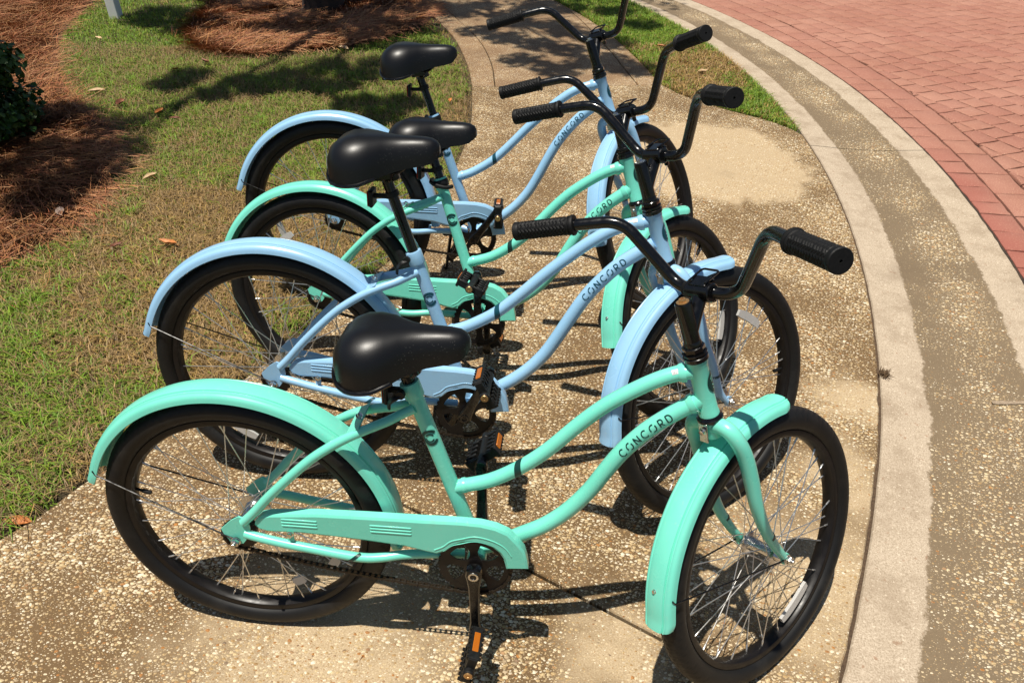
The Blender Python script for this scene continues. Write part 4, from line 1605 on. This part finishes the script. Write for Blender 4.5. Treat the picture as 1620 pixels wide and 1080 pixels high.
def chain_mesh(K):
    mb = MB()
    bb = K['bb']; R = K['R']
    rc, rr_ = .036, .0755
    # tangent points, lower run sagging, upper run straight, wraps
    pts = []
    for k in range(13):
        a = radians(100 + 165 * k / 12)
        pts.append((rc * cos(a), R + rc * sin(a)))
    for k in range(1, 24):
        u = k / 24
        x = -.004 * (1 - u) + (bb[0] - .008) * u; z = (R - rc) * (1 - u) + (bb[1] - rr_) * u - .010 * sin(pi * u)
        pts.append((x, z))
    for k in range(25):
        a = radians(264 + (100 - 264 + 360) * k / 24)
        pts.append((bb[0] + rr_ * cos(a), bb[1] + rr_ * sin(a)))
    for k in range(1, 20):
        u = k / 20
        pts.append((bb[0] + rr_ * cos(radians(100)) * (1 - u) + (-bb[0] + rc * cos(radians(100))) * u, (bb[1] + rr_ * .985) * (1 - u) + (R + rc * .985) * u))
    # resample at pitch
    P = [Vector((p[0], p[1])) for p in pts] + [Vector(pts[0])]
    acc = [0]
    for a, b2 in zip(P[:-1], P[1:]): acc.append(acc[-1] + (b2 - a).length)
    nl = int(acc[-1] / .0127 / 2) * 2
    def at(s_):
        s_ %= acc[-1]
        i = int(np.searchsorted(acc, s_, 'right')) - 1; i = min(i, len(P) - 2)
        return P[i].lerp(P[i + 1], (s_ - acc[i]) / max(1e-9, acc[i + 1] - acc[i]))
    for k in range(nl):
        a, b2 = at(acc[-1] * k / nl), at(acc[-1] * (k + 1) / nl)
        d = (b2 - a).normalized(); nn = Vector((-d.y, d.x))
        yo = (.0042 if k % 2 else .0028)
        for s_ in (1, -1):
            y = -.052 + s_ * yo
            poly = [a - d * .003 + nn * .0038, a - d * .003 - nn * .0038, a.lerp(b2, .5) - nn * .0026, b2 + d * .003 - nn * .0038, b2 + d * .003 + nn * .0038, a.lerp(b2, .5) + nn * .0026]
            mb.prism([tuple(p) for p in poly], lambda p, kk, y=y: (p[0], y + (.0006 if kk else -.0006), p[1]))
        mb.tube([(a.x, -.0575, a.y), (a.x, -.0465, a.y)], .0030, 6)
    return mb

def saddle_mesh():
    st = [(-.140, .030, .016, -.012), (-.136, .058, .030, -.022), (-.124, .084, .047, -.030), (-.105, .100, .061, -.036), (-.080, .108, .069, -.038), (-.050, .107, .070, -.036), (-.020, .093, .066, -.031), (.005, .069, .0615, -.025),
          (.030, .051, .058, -.021), (.055, .0430, .0555, -.016), (.080, .0395, .054, -.013), (.105, .0365, .052, -.010), (.125, .032, .048, -.006), (.138, .021, .041, .005), (.144, .010, .032, .012)]
    rows = []
    nq = 22
    for (x, w, zt, zb) in st:
        row = []
        for k in range(nq + 1):
            th = pi * k / nq                  # from -y edge over the top to +y edge
            cy, sz = cos(th), sin(th)
            y = -w * math.copysign(abs(cy) ** .80, cy)
            z = zb + (zt - zb) * (sz ** .62 if sz > 1e-9 else 0)
            # slight channel between the two rear lobes
            z -= .004 * math.exp(-(y / .030) ** 2) * max(0, min(1, (-x - .01) / .06))
            row.append((x, y, z))
        rows.append(row)
    rows = [[(x * .87, y * .86, z * .9) for x, y, z in r_] for r_ in rows]
    mb = MB().grid(rows)
    n = nq + 1
    mb.f.append(tuple(range(n))); 
    mb.f.append(tuple((len(rows) - 1) * n + k for k in range(n - 1, -1, -1)))
    # underside
    mb.grid([[ (r_[0][0], r_[0][1] * .98, r_[0][2]) , (r_[0][0] , 0, r_[0][2] + .012), (r_[-1][0], r_[-1][1] * .98, r_[-1][2])] for r_ in rows][::-1])
    return mb
def saddle_bumper():
    st = [(-.012, .088, -.027), (-.025, .096, -.030), (-.050, .108, -.036), (-.080, .109, -.038), (-.105, .101, -.037), (-.125, .084, -.032), (-.138, .057, -.024), (-.1425, .028, -.016), (-.1435, 0, -.013)]
    st = [(x * .87, y * .86, z * .9) for x, y, z in st]
    pts = [(x, -y, z) for x, y, z in st] + [(x, y, z) for x, y, z in st[:-1][::-1]]
    mb = MB().tube(cr(pts, 3), .0042, 8)
    return mb
def saddle_rails():
    mb = MB()
    for s_ in (1, -1):
        mb.tube(fillet([(.066, s_ * .010, .004), (.036, s_ * .020, -.026), (-.045, s_ * .022, -.034), (-.100, s_ * .045, -.022)], .02), .0036, 8)
    mb.bbox((-.005, 0, -.032), (.045, .060, .020), .004)
    mb.lathe([(.0165, -.050), (.0175, -.047), (.0175, -.024), (.015, -.022)], (-.002, 0, 0), (-.31, 0, .95), 16)
    for s_ in (1, -1):
        mb.tube([(-.105, s_ * .050, -.040), (-.105, s_ * .050, -.016)], .013, 12)
    return mb

def bracket_mesh():
    """rear reflector bracket clamped on the seat post, points to -x"""
    mb = MB()
    mb.lathe([(.0165, -.006), (.0165, .006)], (0, 0, 0), (-.31, 0, .95), 14)
    mb.bbox((-.028, 0, -.006), (.034, .012, .010), .002)
    mb.bbox((-.046, 0, -.010), (.010, .044, .040), .003)
    return mb
def red_refl():
    return MB().bbox((-.0525, 0, -.010), (.004, .040, .036), .002)

def grip_mesh():
    """along +z from 0 to length"""
    mb = MB()
    Lg = .122
    prof = [(.0105, 0), (.0185, .0005), (.0195, .002), (.0195, .005), (.0165, .0065), (.0163, .009), (.0182, .0100), (.0182, .0125), (.0160, .0140)]
    n = 70
    for i in range(n + 1):
        prof.append((.0158, .015 + (Lg - .015 - .012) * i / n))
    prof += [(.0172, Lg - .0105), (.0178, Lg - .009), (.0178, Lg - .0015), (.0165, Lg), (.0022, Lg), (.0018, Lg - .004)]
    def mod(r, h, th):
        if .0158 <= r <= .01581 and .016 < h < Lg - .013:
            z = (th / (2 * pi) * 10) % 1.0
            tri = abs(z - .5) * 2
            ph = h / .0072 + tri * .55
            return r + .0016 * (1 if (ph % 1.0) < .55 else 0)
        return r
    mb.lathe(prof, (0, 0, 0), (0, 0, 1), 60, mod)
    return mb

def orient(p, d):
    d = Vector(d).normalized()
    m = d.to_track_quat('Z', 'Y').to_matrix().to_4x4()
    m.translation = Vector(p)
    return m

BAR = dict(clamp=(.048, 0, .231), low=(.066, .064, .222), upc=(.052, .153, .354), gin=(.005, .224, .3640), gout=(-.055, .331, .3725))

def bar_mesh():
    mb = MB()
    B_ = BAR
    def s(p, k): return (p[0], p[1] * k, p[2])
    pts = [s(B_['gout'], -1), s(B_['gin'], -1), s(B_['upc'], -1), s(B_['low'], -1), B_['clamp'], B_['low'], B_['upc'], B_['gin'], B_['gout']]
    P = [Vector(p) for p in pts]
    # pull the ends in so the grips cap them
    P[0] = P[0].lerp(P[1], .04); P[-1] = P[-1].lerp(P[-2], .04)
    mb.tube(fillet(P, .034, 7), .0111, 16)
    return mb

def stem_mesh():
    mb = MB()
    mb.lathe([(.0150, .150), (.0150, .232), (.0142, .2355), (.0125, .2362)], (0, 0, 0), (0, 0, 1), 22)
    c = Vector(BAR['clamp'])
    mb.tube([(.002, 0, .180), (.020, 0, .199), c], [.0150, .0135, .0140], 18)
    mb.lathe([(.0150, -.026), (.0170, -.024), (.0170, .024), (.0150, .026)], c, (0, 1, 0), 22)
    mb.bbox((c.x + .018, 0, c.z + .002), (.014, .030, .026), .003)
    mb.bbox((c.x + .004, 0, c.z + .018), (.026, .036, .004), .0012, Matrix.Rotation(-.15, 3, 'Y'))
    mb.tube(fillet([(c.x - .006, -.018, c.z + .021), (c.x + .034, -.020, c.z + .024), (c.x + .036, .018, c.z + .024), (c.x - .004, .018, c.z + .021)], .008), .0021, 8)
    mb.lathe([(.0055, 0), (.0055, .020), (.0045, .022)], (c.x + .020, -.006, c.z - .008), (0, 0, -1), 8)
    return mb
def stem_bolt():
    return MB().lathe([(.0112, .2360), (.0112, .2372), (.0070, .2374)], (0, 0, 0), (0, 0, 1), 20).lathe([(.0068, .2374), (.0068, .2415), (.0060, .2425), (.0032, .2425), (.0030, .240)], (0, 0, 0), (0, 0, 1), 6)
def bar_band():
    c = Vector(BAR['clamp']); l = Vector(BAR['low']); d = (l - c).normalized()
    return MB().lathe([(.0125, -.006), (.0145, -.0055), (.0145, .0055), (.0125, .006)], c + d * .036, d, 18)

def headset_top(K):
    hl = math.dist(K['hbot'], K['htop'])
    h0 = hl - .001
    return MB().lathe([(.0205, h0), (.0225, h0 + .002), (.0225, h0 + .009), (.0195, h0 + .011), (.0195, h0 + .014), (.0225, h0 + .015), (.0225, h0 + .0165), (.0195, h0 + .0175)], (0, 0, 0), (0, 0, 1), 28) \
        .lathe([(.0198, h0 + .0175), (.0205, h0 + .0185), (.0205, h0 + .0285), (.0190, h0 + .030)], (0, 0, 0), (0, 0, 1), 8) \
        .lathe([(.0162, h0 + .030), (.0162, h0 + .036), (.0150, h0 + .040)], (0, 0, 0), (0, 0, 1), 20)
def headset_low():
    return MB().lathe([(.0190, -.010), (.0225, -.009), (.0245, -.005), (.0245, -.001), (.0215, .002), (.0200, .005)], (0, 0, 0), (0, 0, 1), 28)

def fork_mesh(K):
    mb = MB()
    u, v = K['axle']
    mb.lathe([(.0160, -.045), (.0180, -.036), (.0180, -.018), (.0192, -.012), (.0192, -.008)], (0, 0, 0), (0, 0, 1), 22)
    for s_ in (1, -1):
        sc = v / -.39
        pts = [(.000, .002, -.022), (-.001, .022, -.018), (-.001, .040, -.024), (.002, .0515, -.046), (.008, .0560, -.085), (.010, .0565, -.140), (.010, .0560, -.205), (.020, .0550, -.275), (u - .022, .0545, v + .055), (u - .004, .0545, v + .010)]
        pts = [(a, b2 * s_, c * (sc if c < -.1 else 1)) for a, b2, c in pts]
        P = cr(pts, 5)
        n = len(P)
        rad = [(.0152 if i / n < .55 else .0152 - (.0068) * ((i / n - .55) / .45)) for i in range(n)]
        mb.tube(P, rad, 14)
        mb.lathe([(.0125, -.0025), (.0130, 0), (.0125, .0025)], (u, .0550 * s_, v), (0, 1, 0), 16)
    return mb
def fork_marks(K, s_):
    mb = MB(); u, v = K['axle']
    if True:
        sc = v / -.39
        a = Vector((.020, .0550 * s_, -.275 * sc)).lerp(Vector((u - .022, .0545 * s_, v + .055)), .45)
        d = (Vector((u - .022, 0, v + .055)) - Vector((.020, 0, -.275 * sc))).normalized()
        mb.lathe([(.0098, -.004), (.0118, -.0038), (.0114, .0038), (.0095, .004)], a, d, 16)
    return mb

def stay_rods(K, rear):
    """thin black fender struts, wheel-centred coordinates"""
    mb = MB()
    Rf = K['fr'] if rear else K['ff']
    a = radians(159 if rear else 157)
    for s_ in (1, -1):
        p = Vector(((Rf - .020) * cos(a), s_ * .0335, (Rf - .020) * sin(a)))
        q = Vector((0, s_ * (.0695 if rear else .0600), 0))
        mb.tube([p + Vector((-.004, 0, .010)), p, q.lerp(p, .06), q + Vector((.006, 0, 0))], [.0018, .0018, .0019, .0019], 6)
        mb.lathe([(.0085, -.001), (.0085, .001)], q, (0, 1, 0), 12)
    return mb

def kick_mesh(K):
    mb = MB()
    mb.bbox((.395, .020, .268), (.050, .036, .022), .004)
    tt_ = .15
    mb.tube(fillet([(.400, .030, .262), (.395, .060, .250), (.352, .225, .037), (.346, .240, .039)], .02), [.0068] * 20 if False else .0066, 10)
    mb.lathe([(.0095, -.012), (.0100, .012)], (.350, .232, .040), (-.1, .5, -.6), 10)
    return mb

def seat_lever(kind):
    mb = MB()
    if kind == 0:      # lever folded behind the tube, on the near side
        mb.tube([(-.016, -.028, .002), (-.012, .028, .002)], .0045, 10)
        mb.tube(fillet([(-.014, -.028, .000), (-.028, -.034, -.006), (-.040, -.022, -.022), (-.043, -.012, -.040)], .012), [.006] * 30 if False else .0055, 8, flat=.6)
        mb.lathe([(.0085, -.004), (.009, .004)], (-.015, -.028, .001), (0, 1, 0), 12)
    else:              # black ring with the lever wrapped round the near side
        mb.lathe([(.0200, -.010), (.0212, -.008), (.0212, .008), (.0200, .010)], (0, 0, 0), (-.31, 0, .95), 20)
        mb.tube(fillet([(-.030, .010, .004), (-.026, -.018, .002), (-.004, -.029, -.004), (.020, -.026, -.008), (.034, -.010, -.006)], .015), .0055, 8, flat=1.3)
        mb.tube([(-.028, -.012, .002), (-.030, .026, .004)], .005, 8)
    return mb

def wheel(K, key, parent, mw, rear, refl, valve):
    R = K['R']
    w = obj('wheel', lambda: rim_mesh(R), 'rim_black', parent, mw, key=('rim', key))
    obj('tyre', lambda: tyre_mesh(R), 'tyre', w, key=('tyre', key), smooth=28)
    obj('hub', lambda: hub_mesh(rear), 'steel', w, key=('hub', rear))
    rh = .0315 if rear else .0232
    rr_ = R - .0650
    yh = .0325
    # spoke length is the same for all
    ph = math.radians(57)
    Ls = None
    for side in (1, -1):
        for k in range(18):
            fa = radians(20 * k + (10 if side < 0 else 0)) + valve
            sg = 1 if k % 2 == 0 else -1
            ra = fa + sg * ph * 1.0
            h = Vector((rh * cos(fa), side * (yh + (.0015 if sg > 0 else -.0015)), rh * sin(fa)))
            e = Vector((rr_ * cos(ra), side * .0045, rr_ * sin(ra)))
            d = e - h
            if Ls is None: Ls = d.length
            obj('spoke', lambda: spoke_mesh(Ls), 'spoke_steel', w, orient(h, d), key=('spoke', key, rear), smooth=60)
    # valve
    va = valve + radians(167)
    vd = Vector((-cos(va), 0, -sin(va)))
    obj('valve', lambda: MB().lathe([(.0032, 0), (.0032, .014), (.0048, .015), (.0048, .030), (.0040, .034)], (0, 0, 0), (0, 0, 1), 10), 'rubber', w,
        orient(Vector((cos(va), 0, sin(va))) * (R - .062), vd), key='valve')
    for (a, r_, ln) in refl:
        a = radians(a)
        def rf(ln=ln):
            mb = MB(); rows = []
            for k in range(9):
                q = (k / 8 - .5)
                wd = .0105 * (1 - .25 * abs(q * 2) ** 5)
                z = -.035 * (q * ln) ** 2 / .02
                rows.append([(q * ln, -.0035, z - wd), (q * ln, -.0035, z + wd), (q * ln, .0035, z + wd), (q * ln, .0035, z - wd)])
            mb.grid(rows, closed=True)
            mb.f.append((0, 1, 2, 3)); n_ = len(mb.v); mb.f.append((n_ - 1, n_ - 2, n_ - 3, n_ - 4))
            return mb
        m = Matrix.Translation((r_ * cos(a), -.010, r_ * sin(a))) @ Matrix.Rotation(-(a - pi / 2), 4, 'Y')
        obj('reflector', rf, 'clear_reflector', w, m, key=('wrefl', ln))
    return w

def bicycle(i, K, kn, pose, seat_t, crank_deg, ped_rot, label, refl_r, refl_f, valve_r, lever, pitch=4.0):
    x, y, h, lean, st, pit, by, z = pose
    root = thing('bicycle', label, 'bicycle', group='cruiser bicycles parked in a row on the aggregate patio',
                 mw=Matrix.Translation((x, y, z)) @ Matrix.Rotation(h, 4, 'Z') @ Matrix.Rotation(-lean, 4, 'X') @ Matrix.Rotation(pit, 4, 'Y'))
    col = 'mint' if kn == 'M' else 'blue'
    dec = col + '_decal'
    R = K['R']
    Sx = steer_axes(K, st)
    Bx = steer_axes(K, st + by)
    fr = obj('frame', lambda: frame_mesh(K), col, root, key=('frame', kn))
    obj('lettering', lambda: lettering(K), dec, fr, key=('let', kn), smooth=0)
    obj('emblem', lambda: emblem(K), dec, fr, key=('emb', kn), smooth=0)
    obj('stripe', lambda: stripe(K), dec, fr, key=('stripe', kn), smooth=60)
    obj('stripe', lambda: stay_mark(K), dec, fr, key=('smark', kn), smooth=60)
    obj('badge', lambda: head_badge(K), dec, fr, key=('badge', kn), smooth=60)
    obj('badge_ring', lambda: badge_ring(K), col, fr, key=('badger', kn), smooth=60)
    obj('sticker', lambda: sticker(K), 'sticker_white', fr, key=('stick', kn), smooth=60)
    obj('sticker_print', lambda: sticker_ink(K), 'sticker_ink', fr, key=('sticki', kn), smooth=0)
    bolt = lambda: MB().lathe([(.0075, 0), (.0075, .0015), (.0055, .002), (.0055, .007), (.003, .0075)], (0, 0, 0), (0, 0, 1), 10)
    # rear wheel and fender
    Wr = Matrix.Translation((0, 0, R))
    wheel(K, kn, root, Wr, True, refl_r, valve_r)
    fd = obj('fender', lambda: fender(K['fr'], .0345, -5, K['ftipa']), col, root, Wr, key=('rf', kn), smooth=50)
    wx, wz = warp(K)(.262, .600)
    obj('bolt', bolt, 'steel', fd, Matrix.Translation((wx + .004, -.012, wz - R + .004)) @ Matrix.Rotation(.55, 4, 'Y'), key='bolt')
    obj('fender_strut', lambda: stay_rods(K, True), 'gloss_black', root, Wr, key=('rs', kn))
    # front
    Wf = Sx @ Matrix.Translation((K['axle'][0], 0, K['axle'][1]))
    fk = obj('fork', lambda: fork_mesh(K), col, root, Sx, key=('fork', kn))
    for s_ in (1, -1):
        obj('fork_mark', lambda: fork_marks(K, s_), dec, fk, key=('fmark', kn, s_))
    wheel(K, kn, root, Wf, False, refl_f, 1.1 + i)
    fd = obj('fender', lambda: fender(K['ff'], .0335, 66, 168), col, root, Wf, key=('ff', kn), smooth=50)
    def fb():
        mb = MB()
        mb.bbox((0, 0, 0), (.003, .020, .040), .001)
        return mb
    vb = Vector((-.0245, 0, -.024)) - Vector((K['axle'][0], 0, K['axle'][1]))
    obj('bracket', fb, 'steel', fd, Matrix.Translation(vb) @ Matrix.Rotation(.15, 4, 'Y'), key='fbracket')
    obj('bolt', bolt, 'steel', fd, Matrix.Translation(vb + Vector((-.002, -.002, .006))) @ Matrix.Rotation(-pi / 2, 4, 'Y'), key='bolt')
    a = radians(154)
    obj('bolt', bolt, 'steel', fd, Matrix.Translation(((K['ff'] + .0005) * cos(a), 0, (K['ff'] + .0005) * sin(a))) @ Matrix.Rotation(pi / 2 - a, 4, 'Y') @ Matrix.Scale(.6, 4), key='bolt')
    obj('fender_strut', lambda: stay_rods(K, False), 'gloss_black', root, Wf, key=('fs', kn))
    for m_, yy in ((Wr, .0715), (Wf, .0600)):
        obj('axle_nut', nut_mesh, 'steel', root, m_ @ Matrix.Translation((0, yy, 0)), key='nut')
        obj('axle_nut', nut_mesh, 'steel', root, m_ @ Matrix.Rotation(pi, 4, 'Z') @ Matrix.Translation((0, yy, 0)), key='nut')
    # drivetrain
    BB = Matrix.Translation((K['bb'][0], 0, K['bb'][1]))
    obj('chain_guard', lambda: guard_mesh(K), col, root, key=('guard', kn), smooth=30)
    gb = warp(K)(.118, .345)
    obj('bolt', bolt, 'steel', root, Matrix.Translation((gb[0], -.0702, gb[1] - .004)) @ Matrix.Rotation(pi / 2, 4, 'X'), key='bolt')
    obj('chain', lambda: chain_mesh(K), 'dark_steel', root, key=('chain', kn), smooth=0)
    obj('sprocket', lambda: sprocket(.037, 18, .0025), 'dark_steel', root, Wr @ Matrix.Translation((0, -.052, 0)), key='cog', smooth=30)
    rot_r = Matrix.Rotation(-radians(crank_deg), 4, 'Y')      # crank_deg: angle of the right arm, 0 = +x, 90 = up
    spin = rot_r @ Matrix.Rotation(-pi / 2, 4, 'Y')           # takes -z ... to arm direction
    obj('chainring', lambda: sprocket(.0765, 36, .003, .0605, 5, .021), 'rim_black', root, BB @ Matrix.Translation((0, -.052, 0)) @ spin, key='ring', smooth=30)
    arm = Matrix.Rotation(radians(-90 - crank_deg), 4, 'Y')   # -z arm turned to crank_deg
    ca = obj('crank_arm', crank_mesh, 'gloss_black', root, BB @ arm, key='crank')
    obj('bolt', crank_bolt, 'steel' if i == 1 else 'gloss_black', ca, key='cbolt%d' % (i == 1))
    left = Matrix.Rotation(pi, 4, 'Z')
    arm_l = left @ Matrix.Rotation(radians(-90 - (180 - crank_deg) - 180), 4, 'Y')
    cl = obj('crank_arm', crank_mesh, 'gloss_black', root, BB @ arm_l, key='crank')
    obj('bolt', crank_bolt, 'steel', cl, key='cbolt1')
    for (am, side, pr) in ((arm, 1, ped_rot[0]), (arm_l, -1, ped_rot[1])):
        tip = (BB @ am) @ Vector((0, -.0860, -.153))
        base = Matrix.Translation(tip) @ (Matrix.Identity(4) if side == 1 else left) @ Matrix.Rotation(radians(pr), 4, 'Y')
        pd = obj('pedal', pedal_body, 'plastic_black', root, base, key='pedal')
        obj('reflector', lambda: pedal_reflector(1), 'amber', pd, key='prefl1')
        obj('reflector', lambda: pedal_reflector(-1), 'amber', pd, key='prefl2')
        obj('end_cap', pedal_cap, 'gold_cap', pd, key='pcap')
        obj('spindle', pedal_spindle, 'steel', pd, key='pspin')
    # seat
    bb3 = Vector((K['bb'][0], 0, K['bb'][1])); c3 = Vector((K['collar'][0], 0, K['collar'][1]))
    sd = (c3 - bb3).normalized()
    top_ = bb3 + sd * seat_t
    obj('seat_post', lambda: MB().tube([(0, 0, 0), (0, 0, -.27)], .0127, 16), 'gloss_black', root, orient(top_, sd), key='post')
    lv = obj('seat_lever', lambda: seat_lever(lever), 'plastic_black', root, Matrix.Translation(c3), key=('lever', lever))
    sm = Matrix.Translation(top_ + Vector((.0, 0, .042))) @ Matrix.Rotation(-radians(pitch), 4, 'Y')
    sd_ = obj('saddle', saddle_mesh, 'vinyl', root, sm, key='saddle', smooth=75)
    obj('bumper', saddle_bumper, 'gloss_black', sd_, key='bumper')
    obj('rail', saddle_rails, 'gloss_black', sd_, key='rail')
    br = obj('reflector_bracket', bracket_mesh, 'plastic_black', root, Matrix.Translation(top_ - sd * .038), key='rbr')
    obj('reflector', red_refl, 'red_reflector', br, key='rred')
    # cockpit
    obj('headset', lambda: headset_top(K), 'gloss_black', root, Sx, key=('hst', kn))
    obj('headset', headset_low, 'gloss_black', root, Sx, key='hsl')
    sv = Matrix.Translation((0, 0, .002 if kn == 'M' else .006))
    sb = obj('stem', stem_mesh, 'gloss_black', root, Bx @ sv, key='stem')
    obj('bolt', stem_bolt, 'gold_cap' if i == 1 else 'steel', sb, key='sbolt%d' % (i == 1))
    hbar = obj('handlebar', bar_mesh, 'gloss_black', root, Bx @ sv, key='bar')
    obj('band', bar_band, 'rubber', hbar, key='band')
    for s_ in (1, -1):
        gi = Vector((BAR['gin'][0], BAR['gin'][1] * s_, BAR['gin'][2])); go = Vector((BAR['gout'][0], BAR['gout'][1] * s_, BAR['gout'][2]))
        d = (go - gi).normalized()
        obj('grip', grip_mesh, 'rubber', hbar, orient(go - d * .1215, d), key='grip', smooth=40)
    obj('kickstand', lambda: kick_mesh(K), 'gloss_black', root, key='kick')
    return root

bicycle(1, KM, 'M', (0.0, 0.0, 0.0, 0.1387, 0.7794, 0.0051, 0.0057, -0.0011), .452, -88, (105, 40),
        'mint green cruiser bicycle nearest the camera, its saddle set lowest', [(-30, .207, .040), (-60, .19, .03)], [(-76, .216, .105)], 0.0, 0)
bicycle(2, KB, 'B', (-0.0795, 0.4593, 0.0121, 0.148, 0.681, 0.0129, 0.035, 0.0083), .612, 66, (62, 20),
        'light blue cruiser bicycle second from the camera, with the tallest seat post', [(-125, .235, .09)], [(40, .22, .09)], 0.6, 0)
bicycle(3, KM, 'M', (-0.0993, 0.8813, -0.0646, 0.225, 0.9459, -0.0048, 0.0393, -0.0016), .492, 91, (25, 30),
        'mint green cruiser bicycle third from the camera, between the two light blue ones', [(130, .198, .09)], [(-30, .22, .09)], 1.2, 1)
bicycle(4, KB, 'B', (-0.1768, 1.3703, 0.0613, 0.135, 0.9856, -0.0029, -0.0304, -0.0056), .560, 53.6, (90, 60),
        'light blue cruiser bicycle farthest from the camera, nearest the sidewalk', [(200, .22, .09)], [(-90, .22, .09)], 2.1, 1)
